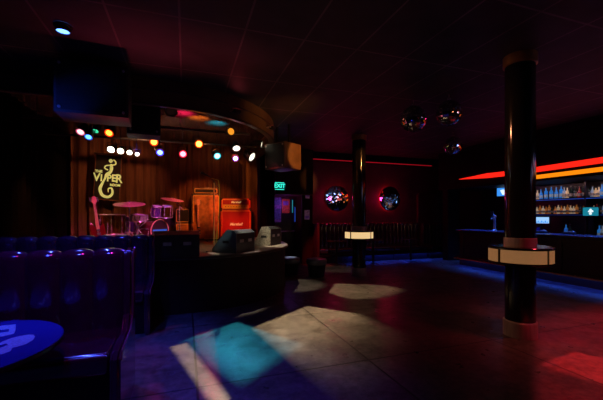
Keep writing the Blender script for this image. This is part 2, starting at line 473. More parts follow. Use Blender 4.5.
# EXIT sign
p = at_y(279.7, 9.80, py=186)
t = thing('exit_sign', 'green glowing EXIT sign on the header right of the stage', 'sign', (p.x, 9.86, p.z - .11))
b = nbm(); add_prism(b, [(-.15, .0), (.15, .0), (.19, .11), (.15, .22), (-.15, .22), (-.19, .11)], 0, .05, UP); obj('housing', b, 'exitbody', t, loc=(0, 0, 0), smooth=False)
b = xf(text_bm('EXIT', .17, bold=.004), Matrix.Translation((0, -.053, .112)) @ UP); obj('lettering', b, 'exitglow', t, smooth=False)
for x0, x1, z0, z1 in ((-.14, .14, .0, .014), (-.14, .14, .206, .22)):
    b = nbm(); add_box(b, (x0, -.054, z0), (x1, -.05, z1)); obj('lit_border', b, 'exitglow', t, smooth=False)

# ---------------------------------------------------------------- far wall: mirrors, cove, banquettes
b = nbm(); add_box(b, (3.8, 10.1, 3.36), (XR, 10.5, ZC)); struct('soffit_back', b, 'blackwall', smooth=False)
b = nbm(); add_box(b, (3.8, 10.06, 3.345), (8.55, 10.1, 3.368)); struct('trim_7', b, 'red_dim', smooth=False)
for k, (px, lab) in enumerate(((337.3, 'round red-rimmed mirror on the far wall, left of the far column'), (390.5, 'round red-rimmed mirror on the far wall, right of the far column'))):
    p = at_y(px, 10.42, py=198.5)
    R = .43
    t = thing('round_mirror', lab, 'mirror', (p.x, 10.5, p.z), 0)
    t.rotation_euler = (0, 0, (-.05, 0)[k])
    b = nbm(); n = 40; rings = 7; cv = []
    # slightly domed glass disc built from flat tiles
    cen = b.verts.new((0, -.074, 0)); prev = None
    for j in range(1, rings + 1):
        r = R * j / rings; yy = -.06 - .014 * (1 - (j / rings) ** 2)
        ring = [b.verts.new((r * math.cos(2 * PI * i / n), yy, r * math.sin(2 * PI * i / n))) for i in range(n)]
        for i in range(n):
            q = (i + 1) % n
            if prev is None: b.faces.new((cen, ring[i], ring[q]))
            else: b.faces.new((prev[i], prev[q], ring[q], ring[i]))
        prev = ring
    obj('glass', b, 'mirror', t)
    b = nbm(); add_tube(b, [((R + .008) * math.cos(2 * PI * i / 48), -.055, (R + .008) * math.sin(2 * PI * i / 48)) for i in range(48)], .016, 8, closed=True); obj('rim', b, 'black', t)
    b = nbm(); add_tube(b, [((R - .01) * math.cos(2 * PI * i / 48), -.02, (R - .01) * math.sin(2 * PI * i / 48)) for i in range(48)], .012, 8, closed=True); obj('halo_light', b, 'halo', t, label='red light ring behind the mirror')
    b = nbm(); add_lathe(b, [(R - .12, 0), (R - .12, .055)], 40, mtx=Matrix.Rotation(PI / 2, 4, 'X')); obj('backing', b, 'black', t)

def channel_back(bm, L, z0, z1, th, ch, bulge=.045, roll=.06, flip=False):
    """channel-tufted upholstered back, x from 0..L, front face at y=0 (facing -y), thickness th"""
    per = 8
    nch = max(1, round(L / ch)); n = nch * per
    prof = []  # (y, z, normal weights)
    H = z1 - z0
    for f in (0, .12, .3, .5, .7, .84): prof.append((0 - .03 * math.sin(PI * f) * 0, z0 + f * H, (-1, 0), .25 + .75 * min(1, f * 4)))
    for a in (0, 20, 45, 70, 90, 110, 135, 160, 180):
        aa = math.radians(a)
        prof.append((th / 2 - (th / 2) * math.cos(aa), z1 - th / 2 * .9 + (th / 2 * .9) * math.sin(aa), (-math.cos(aa), math.sin(aa)), 1 if a < 120 else .3))
    prof.append((th, z0, (1, 0), 0))
    rows = []
    for i in range(n + 1):
        x = L * i / n
        s = abs(math.sin(PI * i / per)) ** .55
        s = s if i not in (0, n) else 0
        row = []
        for (y, z, nn, w) in prof:
            bb = bulge * (s - .5) * w
            row.append(bm.verts.new((x, y + nn[0] * bb, z + nn[1] * bb * .6)))
        rows.append(row)
    m = len(prof)
    for i in range(n):
        for j in range(m - 1):
            bm.faces.new((rows[i][j], rows[i + 1][j], rows[i + 1][j + 1], rows[i][j + 1]))
        bm.faces.new((rows[i][m - 1], rows[i + 1][m - 1], rows[i + 1][0], rows[i][0]))
    bm.faces.new(rows[0]); bm.faces.new(list(reversed(rows[-1])))
    return bm

def banquette(name, label, x0, x1, yb, zs, zt, depth=.6, th=.14, ch=.235, end=True, group=None, cat='bench'):
    """seat facing -y; yb = front face of the back rest"""
    L = x1 - x0
    t = thing(name, label, cat, (x0, yb, 0), 0, group)
    b = nbm(); add_box(b, (0, -depth + .07, 0), (L, th - .02, zs - .16), .01); obj('base', b, 'vinyldark', t)
    b = nbm(); add_box(b, (.005, -depth, zs - .16), (L - .005, .03, zs), .045, 4)
    obj('seat', b, 'vinyl', t)
    b = nbm(); add_tube(b, [(.02, -depth + .012, zs - .022), (L - .02, -depth + .012, zs - .022)], .009); obj('piping', b, 'piping', t)
    b = nbm(); channel_back(b, L, zs - .12, zt, th, ch); obj('backrest', b, 'vinyl', t)
    if end:
        # upholstered end panel in the side profile of the bench
        b = nbm()
        pr = [(-depth - .01, 0), (-depth - .01, zs - .05), (-depth + .03, zs + .0), (-.16, zs + .03), (-.05, zs + .12), (-.02, zs + .3), (-.02, zt - .06), (.01, zt - .01), (.07, zt + .01), (th, zt - .02), (th + .01, zt - .08), (th + .01, 0)]
        a = [b.verts.new((L, y, z)) for y, z in pr]; c = [b.verts.new((L + .07, y, z)) for y, z in pr]
        b.faces.new(a); b.faces.new(list(reversed(c)))
        for i in range(len(pr)): b.faces.new((a[i], a[i - 1], c[i - 1], c[i]))
        bmesh.ops.recalc_face_normals(b, faces=b.faces[:])
        es = [e for e in b.edges if abs(e.verts[0].co.x - e.verts[1].co.x) < 1e-4]
        bmesh.ops.bevel(b, geom=es, offset=.02, segments=3, affect='EDGES')
        obj('end_panel', b, 'vinyl', t)
        b = nbm(); add_tube(b, [(L + .072, y + (.008 if y < .05 else -.008), z - .006) for y, z in pr[1:-1]], .008); obj('welt', b, 'piping', t)
    return t

ZT, ZS = 1.25, .58
banquette('booth_bench', 'near dark vinyl booth bench with channel-tufted back beside the round table', -2.9, -.505, 3.26, ZS, ZT)
banquette('booth_bench', 'second vinyl booth bench behind the near one, backing onto the stage', -2.78, -.505, 5.34, ZS, 1.255, th=.13)
# banquettes along the far wall
xs = [3.92, 5.35, 6.78]
lb = ['left tufted banquette against the far wall below the left mirror', 'middle tufted banquette against the far wall below the right mirror', 'right tufted banquette against the far wall next to the tall divider']
for i, x in enumerate(xs):
    banquette('wall_banquette', lb[i], x, x + 1.40, 10.34, .47, 1.28, depth=.55, th=.13, ch=.155, end=False, group='banquettes along the far wall')
b = nbm(); add_box(b, (3.80, 9.5, 0), (3.88, 10.45, 1.28), .015); tag(obj('booth_divider', b, 'wall'), 'thin red-lit booth divider panel at the left end of the far banquettes', 'divider')
# tall rounded divider and end wall of the bar
pr = [(0, 0), (.95, 0), (.95, 2.38), (.12, 2.38)] + [(.12 - .12 * math.sin(PI / 2 * k / 5), 2.26 + .12 * math.cos(PI / 2 * k / 5)) for k in range(1, 6)]
b = nbm(); add_prism(b, pr, -.05, .05, UP); o = obj('tall_divider', b, 'wall', loc=(8.2, 10.43, 0)); tag(o, 'tall dark red panel with a rounded top corner at the right end of the banquettes', 'divider')
banquette('wall_banquette', 'short tufted banquette in front of the tall red panel near the bar end', 8.25, 9.35, 10.2, .47, 1.25, depth=.5, th=.13, ch=.155, end=False, group='banquettes along the far wall')
b = nbm(); add_box(b, (8.45, 9.15, 0), (8.95, 9.4, ZC)); struct('pillar_bar_end', b, 'blackwall', smooth=False)
# small tables in front of the banquettes
def small_table(loc, R, z, label, group=None):
    t = thing('cocktail_table', label, 'table', loc, 0, group)
    b = nbm(); add_lathe(b, [(0, z - .03), (R - .01, z - .03), (R, z - .02), (R, z - .008), (R - .008, z), (0, z)], 36); obj('tabletop', b, 'bartop', t)
    b = nbm(); add_lathe(b, [(.04, .03), (.035, z - .03)], 16); obj('pedestal', b, 'black', t)
    b = nbm(); add_lathe(b, [(.2, 0), (.2, .012), (.05, .04), (0, .04)], 28); obj('foot', b, 'black', t)
    return t
tb = small_table((4.45, 9.5, 0), .33, .75, 'small round table before the left banquette, left of the far column', 'cocktail tables')
dup(tb, (5.75, 9.5, 0), 0, 'small round table before the middle banquette, right of the far column')
dup(tb, (7.2, 9.5, 0), 0, 'small round table before the right banquette, farthest right')

# pouf stools in the gap right of the stage
def pouf(loc, label):
    t = thing('pouf_stool', label, 'stool', loc, 0, 'round stools right of the stage')
    b = nbm(); add_lathe(b, [(.24, .30), (.26, .33), (.265, .40), (.25, .435), (.2, .45), (0, .455)], 28); obj('seat', b, 'poufseat', t)
    b = nbm(); add_lathe(b, [(.20, 0), (.20, .03), (.235, .30), (0, .30)], 28); obj('base', b, 'vinyldark', t)
    return t
pf = pouf(at_d(290, 8.75, 0), 'low round stool with a pale highlight at the foot of the stage')
dup(pf, at_d(316.5, 8.5, 0), 0, 'low round stool with a blue-lit top in front of the booth divider')

# ---------------------------------------------------------------- columns
def column(px, d, label, frost, start):
    p = at_d(px, d, 0); p.z = 0
    t = thing('support_column', label, 'column', p)
    R = .172
    b = nbm(); add_lathe(b, [(R, 0.0), (R, ZC - .002)], 40); obj('shaft', b, 'blackgloss', t)
    b = nbm(); add_lathe(b, [(R + .02, 0), (R + .02, .19), (R + .004, .2), (R, .2)], 40, close=False); obj('base_collar', b, 'steel', t)
    b = nbm(); add_lathe(b, [(R, 3.47), (R + .02, 3.475), (R + .02, ZC - .002)], 40, close=False); obj('top_collar', b, 'brass', t)
    b = nbm(); add_lathe(b, [(R + .012, 1.15), (R + .012, 1.255), (R, 1.26)], 40, close=False); obj('ledge_collar', b, 'steel', t)
    RL = .365
    z0, z1 = .93, 1.15
    ld = nbm(); add_lathe(ld, [(R, z0 + .012), (RL - .012, z0), (RL, z0 + .008), (RL, z0 + .028), (RL - .02, z0 + .03), (RL - .02, z1 - .03), (RL, z1 - .03), (RL + .004, z1 - .01), (RL - .005, z1), (R, z1)], 56, close=False)
    ledge = obj('drink_ledge', ld, 'blackgloss', t)
    off = math.radians(start)
    for k in range(4):
        a0, a1 = off + k * PI / 2 + .05, off + (k + 1) * PI / 2 - .05
        b = nbm(); n = 14; lo, hi = [], []
        for i in range(n + 1):
            a = a0 + (a1 - a0) * i / n
            lo.append(b.verts.new(((RL - .006) * math.cos(a), (RL - .006) * math.sin(a), z0 + .03)))
            hi.append(b.verts.new(((RL - .006) * math.cos(a), (RL - .006) * math.sin(a), z1 - .032)))
        for i in range(n): b.faces.new((lo[i], lo[i + 1], hi[i + 1], hi[i]))
        obj('light_panel', b, frost, ledge)
    return t
column(520, 4.33, 'near black column with a round amber-lit drink ledge', 'frost', -180)
column(359, 8.66, 'far black column with a brightly lit drink ledge between the two mirrors', 'frost2', -64)

# ---------------------------------------------------------------- bar
BX = 8.0
t = thing('bar_counter', 'long dark wooden bar counter with blue-lit top on the right', 'bar', (BX, 5, 0))
b = nbm(); add_box(b, (.12, -3.6, 0), (.62, 3.3, 1.04)); obj('front', b, 'woodbar', t, smooth=False)
b = nbm(); add_box(b, (-.02, -3.62, 1.04), (.72, 3.32, 1.1), .02, 3); obj('counter_top', b, 'bartop', t)
b = nbm()
for y in [-3.5 + .95 * i for i in range(8)]: add_box(b, (.095, y - .03, .22), (.125, y + .03, 1.0), .006)
add_box(b, (.1, -3.6, .92), (.125, 3.3, 1.0)); add_box(b, (.1, -3.6, .2), (.125, 3.3, .27)); obj('panel_moulding', b, 'woodbar', t)
b = nbm(); add_tube(b, [(-.10, -3.6, .22), (-.10, 3.3, .22)], .022, 10)
for y in [-3.4 + 1.1 * i for i in range(7)]: add_tube(b, [(-.10, y, .22), (.0, y, .25)], .012, 6)
obj('foot_rail', b, 'brass', t)
b = nbm(); add_box(b, (-.03, -3.6, .245), (.12, 3.3, .27)); add_box(b, (-.045, -3.6, .22), (-.028, 3.3, .27)); obj('kick_lip', b, 'woodbar', t, smooth=False)
b = nbm(); add_box(b, (.0, -3.55, .240), (.05, 3.25, .244)); obj('blue_kick_light', b, 'blue_led', t, label='blue light strip under the kick lip', smooth=False)
# blue strip at the foot of the banquettes
b = nbm(); add_box(b, (3.92, 9.70, .245), (9.3, 9.86, .27)); add_box(b, (3.92, 9.69, .215), (9.3, 9.71, .27)); struct('trim_13', b, 'blackwall', smooth=False)
b = nbm(); add_box(b, (5.0, 9.74, .240), (9.2, 9.80, .244)); struct('trim_8', b, 'blue_led', smooth=False)

# soffit above the bar with red and amber light bands
b = nbm(); add_box(b, (BX + .03, -3.4, 2.40), (XR - .001, 9.12, ZC)); struct('soffit_bar', b, 'blackwall', smooth=False)
b = nbm(); add_prism(b, [(2.70, -2.0), (2.82, -2.0), (2.70, 6.3), (2.72, 7.2), (2.66, 8.2), (2.65, 8.2), (2.59, 7.2), (2.58, 6.3)], 0, .035, Matrix(((0, 0, 1, BX - .005), (0, 1, 0, 0), (1, 0, 0, 0), (0, 0, 0, 1))))
struct('trim_9', b, 'red_led', smooth=False)
b = nbm(); add_prism(b, [(2.52, -2.0), (2.615, -2.0), (2.505, 6.25), (2.415, 6.25)], 0, .035, Matrix(((0, 0, 1, BX - .005), (0, 1, 0, 0), (1, 0, 0, 0), (0, 0, 0, 1)))); struct('trim_10', b, 'amber_led', smooth=False)
b = nbm(); add_box(b, (BX - .02, -2, 2.37), (BX + .03, 9.1, 2.405)); struct('trim_11', b, 'blackwall', smooth=False)

# back bar with two shelves
t = thing('back_bar', 'dark back bar unit with two bottle shelves behind the counter', 'shelving', (9.84, 5.2, 0))
b = nbm(); add_box(b, (-.62, -3.4, 0), (0, 2.3, .96)); obj('cabinet', b, 'backbar', t, smooth=False)
b = nbm(); add_box(b, (-.66, -3.42, .96), (0, 2.32, 1.0), .01); obj('worktop', b, 'bartop', t)
b = nbm(); add_box(b, (-.03, -3.4, 1.0), (0, 2.3, 2.39)); obj('back_panel', b, 'backbar', t, smooth=False)
SH = (1.585, 2.0)
for z in SH:
    b = nbm(); add_box(b, (-.36, -3.4, z - .03), (-.03, 2.3, z)); sh = obj('shelf', b, 'shelf', t, smooth=False)
    b = nbm(); add_box(b, (-.36, -3.4, z - .04), (-.345, 2.3, z - .03)); obj('shelf_light', b, glow('blue shelf light %g' % z, (.03, .15, 1), .45 if z > 1.8 else .12), sh, smooth=False)
for y in (-3.4, -1.5, .4, 2.26):
    b = nbm(); add_box(b, (-.36, y, 1.0), (-.03, y + .04, 2.39)); obj('upright', b, 'backbar', t, smooth=False)

def bottle_mesh(name, h, r, style):
    b = nbm()
    if style == 0: pr = [(r * .9, 0), (r, .01), (r, h * .58), (r * .8, h * .66), (r * .33, h * .76), (r * .3, h * .94), (r * .38, h * .945), (r * .38, h), (0, h)]
    elif style == 1: pr = [(r * .92, 0), (r, .012), (r, h * .48), (r * .55, h * .68), (r * .3, h * .82), (r * .3, h), (0, h)]
    else: pr = [(r * .85, 0), (r, .015), (r * .95, h * .62), (r * 1.02, h * .68), (r * .4, h * .78), (r * .36, h), (0, h)]
    add_lathe(b, pr, 14)
    return b
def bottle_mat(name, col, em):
    return mat(name, col, .15, var=.3, scale=20, spec=.7, emit=col, es=em)  # glass given its own glow in place of back light
BM = {'blue': bottle_mat('blue-lit glass', (.03, .25, .75), .35), 'clear': bottle_mat('clear glass', (.45, .6, .75), .12),
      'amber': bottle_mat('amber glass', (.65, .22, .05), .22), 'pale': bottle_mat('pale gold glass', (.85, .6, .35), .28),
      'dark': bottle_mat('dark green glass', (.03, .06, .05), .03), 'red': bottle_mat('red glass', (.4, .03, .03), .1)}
capm = mat('bottle cap', (.1, .1, .1), .3, .5)
label_m = mat('paper bottle label', (.55, .5, .42), .6, var=.3, scale=40)
ORD = ['first', 'second', 'third', 'fourth', 'fifth', 'sixth', 'seventh', 'eighth', 'ninth', 'tenth', 'eleventh', 'twelfth', 'thirteenth', 'fourteenth', 'fifteenth', 'sixteenth', 'seventeenth', 'eighteenth', 'nineteenth', 'twentieth', 'twenty-first', 'twenty-second', 'twenty-third', 'twenty-fourth']
protos = {}
def bottle(p, colr, h, r, style, label, group):
    key = (colr, round(h, 2), style)
    if key not in protos:
        t = thing('bottle', label, 'bottle', p, 0, group)
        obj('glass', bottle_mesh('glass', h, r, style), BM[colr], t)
        b = nbm(); add_lathe(b, [(r * .42, h - .004), (r * .42, h + .022), (0, h + .022)], 12); obj('cap', b, capm, t)
        b = nbm(); add_lathe(b, [(r * 1.015, h * .14), (r * 1.02, h * .4)], 14, close=False); obj('paper_label', b, label_m if colr not in ('blue',) else BM['clear'], t)
        protos[key] = t
        return t
    return dup(protos[key], p, random.uniform(0, 6), label, group)
up = [(537.5, 'pale', .26), (541, 'blue', .28), (546, 'blue', .31), (551.3, 'blue', .33), (556.3, 'blue', .31), (561.2, 'blue', .33), (564.3, 'clear', .29), (567.3, 'pale', .28), (571, 'dark', .3), (575.5, 'dark', .28), (579.5, 'red', .28), (584, 'dark', .3), (589, 'dark', .3), (592.5, 'clear', .26), (595.8, 'pale', .22), (599, 'pale', .24), (602, 'blue', .3)]
cw = {'pale': 'pale gold', 'blue': 'blue-lit', 'clear': 'clear', 'dark': 'dark', 'red': 'red', 'amber': 'amber'}
for i, (px, c, h) in enumerate(up):
    p = at_x(px, 9.62, z=SH[1])
    bottle(p, c, h, .045, i % 3, '%s bottle on the upper bar shelf, %s to the right of the near column' % (cw[c], ORD[i]), 'bottles on the upper bar shelf')
rowc = ['pale', 'amber', 'pale', 'amber', 'amber', 'dark', 'amber', 'pale', 'amber', 'pale', 'amber', 'pale', 'pale', 'amber', 'dark', 'amber', 'dark', 'amber', 'pale', 'red', 'dark', 'clear']
for i, c in enumerate(rowc):
    px = 537 + i * 3.05 if i < 14 else 537 + i * 3.05 + (1 if i < 18 else 2)
    p = at_x(px, 9.60 + .05 * (i % 2), z=SH[0])
    bottle(p, c, (.2, .24, .22)[i % 3], .038, (i + 1) % 3, '%s bottle on the lower bar shelf, %s to the right of the near column' % (cw[c], ORD[i]), 'bottles on the lower bar shelf')
for i, (px, c) in enumerate(((566, 'blue'), (570, 'dark'), (599.5, 'blue'), (602.5, 'clear'))):
    p = at_x(px, 9.38, z=1.0)
    bottle(p, c, .3, .042, 0, '%s bottle standing on the back bar worktop, %s from the left' % (cw[c], ORD[i]), 'bottles on the back bar worktop')

# lit screens behind the bar
def screen(name, label, cat, loc, w, h, rotz, m, stand=True, face=None):
    t = thing(name, label, cat, loc, rotz)
    b = nbm(); add_box(b, (-w / 2 - .02, -.02, .0), (w / 2 + .02, .03, h + .04), .008); obj('housing', b, 'black', t)
    b = nbm(); add_box(b, (-w / 2, -.026, .02), (w / 2, -.018, h + .02)); s = obj('screen', b, m, t, smooth=False)
    return t
RB = -PI / 2   # facing -x
p = at_x(540.5, 9.3, py=224)
t = screen('order_terminal', 'pale blue lit order screen on the back bar, just right of the near column', 'screen', (9.3, p.y, p.z), .42, .17, RB + .25, 'pos_white')
b = nbm(); add_box(b, (-.05, .0, -(p.z - 1.0)), (.05, .06, .03)); add_box(b, (-.12, -.06, -(p.z - 1.0)), (.12, .12, -(p.z - 1.0) + .015)); obj('stand', b, 'black', t, smooth=False)
b = nbm()
for k in range(9): add_box(b, (-.19 + k * .043, -.028, .035), (-.16 + k * .043, -.0262, .065 + .03 * (k % 2)))
obj('screen_tiles', b, 'tv', t, smooth=False)
p = at_x(590.8, 9.3, py=216.5)
t = screen('order_terminal', 'teal lit screen with a white figure on the back bar at the right', 'screen', (9.3, p.y, p.z), .29, .2, RB + .35, 'pos_cyan')
b = nbm(); add_box(b, (-.05, .0, -(p.z - 1.0)), (.05, .06, .03)); add_box(b, (-.12, -.06, -(p.z - 1.0)), (.12, .12, -(p.z - 1.0) + .015)); obj('stand', b, 'black', t, smooth=False)
b = nbm()
add_lathe(b, [(0, -.02), (.02, -.01), (.02, .01), (0, .02)], 10, center=(0, -.03, .17), mtx=Matrix.Scale(.1, 4, (0, 1, 0)))
add_prism(b, [(-.02, .16), (-.05, .13), (-.045, .10), (-.015, .12), (-.03, .07), (-.02, .045), (.02, .045), (.025, .08), (.01, .1), (.05, .11), (.055, .14), (.02, .16)], .027, .030, UP)
obj('white_figure', b, 'white_print', t, smooth=False)
p = at_x(504.5, 9.45, py=196.5)
t = screen('television', 'small blue television high behind the bar, left of the near column', 'television', (9.45, p.y, p.z), .42, .26, RB + .3, 'tv')
b = nbm(); add_tube(b, [(0, .03, .15), (0, .1, .15), (.02, .34, .15)], .02); obj('wall_bracket', b, 'black', t)
b = nbm(); add_prism(b, [(-.12, .2), (-.02, .22), (.08, .16), (.0, .12), (.04, .05), (-.05, .06), (-.08, .12)], .027, .029, UP); obj('bright_picture', b, 'white_print', t, smooth=False)

# beer tap tower on the counter
p = at_x(494.5, 8.28, z=1.1)
t = thing('beer_tap_tower', 'chrome beer tap tower on the bar counter, left of the near column', 'tap', p)
b = nbm(); add_lathe(b, [(.07, 0), (.07, .02), (.04, .04), (.035, .36), (.05, .38), (.05, .43), (.03, .46), (0, .46)], 20); obj('tower', b, 'chrome', t)
for k in (-1, 1):
    b = nbm(); add_tube(b, [(-.03, k * .03, .36), (-.09, k * .035, .36), (-.10, k * .035, .31)], .01); f = obj('faucet', b, 'chrome', t)
    b = nbm(); add_tube(b, [(-.085, k * .035, .37), (-.10, k * .037, .56)], [.01, .018]); obj('handle', b, 'black', f)
# bar caddies
for px, lab in ((541, 'black napkin caddy on the bar counter, close to the near column'), (569, 'black napkin caddy on the bar counter, farther right')):
    p = at_x(px, 8.45, z=1.1)
    t = thing('napkin_caddy', lab, 'caddy', p, .2)
    b = nbm(); add_box(b, (-.07, -.12, 0), (.07, .12, .05), .006); obj('tray', b, 'black', t)
    b = nbm(); add_box(b, (-.05, -.10, .05), (.05, -.01, .075)); obj('napkins', b, label_m, t, smooth=False)
    b = nbm()
    for q in range(5): add_tube(b, [(.0, .02 + q * .018, .05), (.01 * (q - 2), .02 + q * .02, .13)], .004, 6)
    obj('straws', b, 'tableblue', t)

t = thing('added_bulb_string', 'added out-of-view white and blue bulbs along the bar for the round mirrors to reflect', 'added light', (7.6, -3.4, 0))  # unseen bulbs added so the round mirrors have points to reflect
b = nbm(); path = [(0, .4 * k, 2.75 + .12 * math.cos(k * 1.1)) for k in range(17)]
add_tube(b, path, .008, 6); add_tube(b, [path[0], (0, 0, ZC)], .006, 6); add_tube(b, [path[8], (0, 3.2, ZC)], .006, 6); add_tube(b, [path[-1], (0, 6.4, ZC)], .006, 6); obj('cable', b, 'black', t)
bw, bb_ = glow('white bulb', (.8, .9, 1), 2.5), glow('blue bulb', (.04, .25, 1), 3.5)
for k, q in enumerate(path):
    b = nbm(); add_lathe(b, [(0, -.2), (.07, -.16), (.085, -.09), (.05, -.02), (.02, 0), (0, 0)], 12, center=q); obj('bulb', b, bw if k % 2 else bb_, t)

# ---------------------------------------------------------------- round table with printed logo
TC = at_d(0, 1, 0)
tx, ty = -1.33, 2.545
TR, TZ = .565, .76
t = thing('round_table', 'round blue-lit table with a printed logo at the lower left', 'table', (tx, ty, 0))
b = nbm(); add_lathe(b, [(0, TZ - .04), (TR - .012, TZ - .04), (TR, TZ - .03), (TR, TZ - .006), (TR - .006, TZ), (0, TZ)], 72)
top = obj('tabletop', b, 'tableblue', t)
b = nbm(); add_lathe(b, [(TR + .001, TZ - .036), (TR + .006, TZ - .03), (TR + .006, TZ - .012), (TR + .001, TZ - .006)], 72, close=False); obj('edge_band', b, 'blackgloss', t)
b = nbm(); add_lathe(b, [(.045, .04), (.04, TZ - .06), (.12, TZ - .04)], 20); obj('pedestal', b, 'black', t)
b = nbm(); add_lathe(b, [(.17, 0), (.17, .015), (.06, .045), (0, .045)], 32); obj('foot', b, 'black', t)
def on_table(pts):
    out = []
    for px, py in pts:
        w = at_z(px, py, TZ); out.append((w.x - tx, w.y - ty))
    return out
def decal(pts, m='logo', dz=.0006, name='printed_logo'):
    b = nbm(); vs = [b.verts.new((x, y, TZ + dz)) for x, y in on_table(pts)]; b.faces.new(vs)
    bmesh.ops.triangulate(b, faces=b.faces[:])
    return obj(name, b, m, top, smooth=False)
decal([(-6, 327), (2, 325.6), (15.8, 324.4), (15.6, 330), (13.8, 333.8), (-6, 338.5)])
decal([(-6, 330.8), (9, 329.2), (9, 331.5), (-6, 334)], 'tableblue', .0011)
decal([(-6, 346), (4, 340.8), (12, 338), (20, 336.2), (28, 334.8), (33.5, 334.8), (35, 336.8), (33, 340), (26, 344.2), (18, 346.6), (12, 348), (11, 351), (4, 353.6), (-6, 356.5)])
decal([(-6, 347.2), (6, 343.6), (8, 345), (-6, 350.0)], 'tableblue', .0011)

# ---------------------------------------------------------------- loudspeakers hung at the stage
def loudspeaker(name, label, loc, w, h, dp, rotz, side='carpet', tilt=0, hang=None, front_m='grille'):
    t = thing(name, label, 'loudspeaker', loc, rotz)
    b = nbm(); add_box(b, (-w / 2, -dp / 2, 0), (w / 2, dp / 2, h), .015); obj('cabinet', b, side, t)
    b = nbm(); add_box(b, (-w / 2 + .03, -dp / 2 - .012, .03), (w / 2 - .03, -dp / 2 + .001, h - .03), .005); obj('grille', b, front_m, t)
    b = nbm()
    for sx in (-1, 1):
        for zz in (.06, h - .06): add_lathe(b, [(.018, 0), (.018, .008), (0, .012)], 10, center=(sx * (w / 2 - .06), -dp / 2 - .012, zz), mtx=Matrix.Rotation(PI / 2, 4, 'X'))
    obj('bolts', b, 'steel', t)
    if hang:
        for sx in (-1, 1):
            b = nbm(); add_box(b, (sx * w * .3 - .02, -.02, h - .005), (sx * w * .3 + .02, .02, hang - loc[2]), .004); obj('hanging_bracket', b, 'black', t)
    return t
p = at_d(92, 4.62, py=123)
loudspeaker('stage_loudspeaker', 'large black loudspeaker with a blue-lit corner hung over the left stage front', (p.x + .09, 5.12, p.z), .82, .66, .5, .06, hang=ZC)
p = at_d(144, 5.55, py=137)
loudspeaker('stage_loudspeaker', 'dark loudspeaker hung just inside the curved header, right of the large one', (p.x, p.y, p.z), .5, .6, .4, .1, hang=3.55)
p = at_d(283, 7.7, py=170)
loudspeaker('stage_loudspeaker', 'loudspeaker with an orange-lit side hung at the right end of the stage', (p.x, p.y, p.z), .62, .58, .56, math.radians(-58), side='brownwall', hang=ZC)

# ---------------------------------------------------------------- floor monitors
def wedge(label, loc, rotz, L, side, dpt=.5, h=.40):
    """profile in local xy: back (+x side faces the audience)"""
    t = thing('floor_monitor', label, 'monitor speaker', loc, rotz, None)
    pr = [(-dpt / 2, 0), (dpt / 2, 0), (dpt / 2, h * .86), (dpt / 2 - .07, h), (dpt / 2 - .2, h), (-dpt / 2, .06)]
    b = nbm()
    a = [b.verts.new((x, -L / 2 + .02, z)) for x, z in pr]; c = [b.verts.new((x, L / 2 - .02, z)) for x, z in pr]
    b.faces.new(a); b.faces.new(list(reversed(c)))
    for i in range(len(pr)): b.faces.new((a[i - 1], a[i], c[i], c[i - 1]))
    obj('cabinet', b, 'carpet', t, smooth=False)
    for s in (-1, 1):
        b = nbm(); y0 = s * (L / 2 - .02); y1 = s * L / 2
        a = [b.verts.new((x, y0, z)) for x, z in pr]; c = [b.verts.new((x, y1, z)) for x, z in pr]
        b.faces.new(a); b.faces.new(list(reversed(c)))
        for i in range(len(pr)): b.faces.new((a[i - 1], a[i], c[i], c[i - 1]))
        sp = obj('side_panel', b, side, t, smooth=False)
        b = nbm(); add_box(b, (-.03, y1 - .003, h * .42), (.10, y1 + .004, h * .54), .006); obj('handle', b, 'black', sp)
    # slanted grille
    b = nbm(); A = Vector((-dpt / 2, 0, .06)); B = Vector((dpt / 2 - .2, 0, h)); n = Vector((-(B.z - A.z), 0, B.x - A.x)).normalized()
    q = [A + (B - A) * .06, A + (B - A) * .95]
    vs = []
    for y in (-L / 2 + .04, L / 2 - .04):
        for pnt in q:
            for k in (0.001, .012): vs.append(b.verts.new(pnt + n * k + Vector((0, y, 0))))
    for f in ((0, 2, 3, 1), (4, 5, 7, 6), (0, 1, 5, 4), (2, 6, 7, 3), (1, 3, 7, 5), (0, 4, 6, 2)): b.faces.new([vs[i] for i in f])
    obj('grille', b, 'grille', t, smooth=False)
    b = nbm()
    for s in (-1, 1):
        b = nbm(); add_box(b, (dpt / 2 - .002, s * L * .22 - .06, h * .45), (dpt / 2 + .006, s * L * .22 + .06, h * .58), .005); obj('rear_plate', b, 'steel', t)
    return t
def wedge_at(pxc, d, label, oang, L, side, **k):
    p = at_d(pxc, d, SZ)
    wedge(label, p, oang, L, side, **k)
wedge_at(176, 5.38, 'black floor monitor on the stage edge just behind the booth bench, leftmost of three', math.radians(-84), .66, 'carpet', h=.40)
wedge_at(234, 6.02, 'slate grey floor monitor in the middle of the stage edge', math.radians(-42), .60, 'tealcarpet', h=.39)
wedge_at(268, 7.38, 'floor monitor with a pale speckled side at the right of the stage edge', math.radians(-38), .60, 'greycarpet', h=.40, dpt=.38)

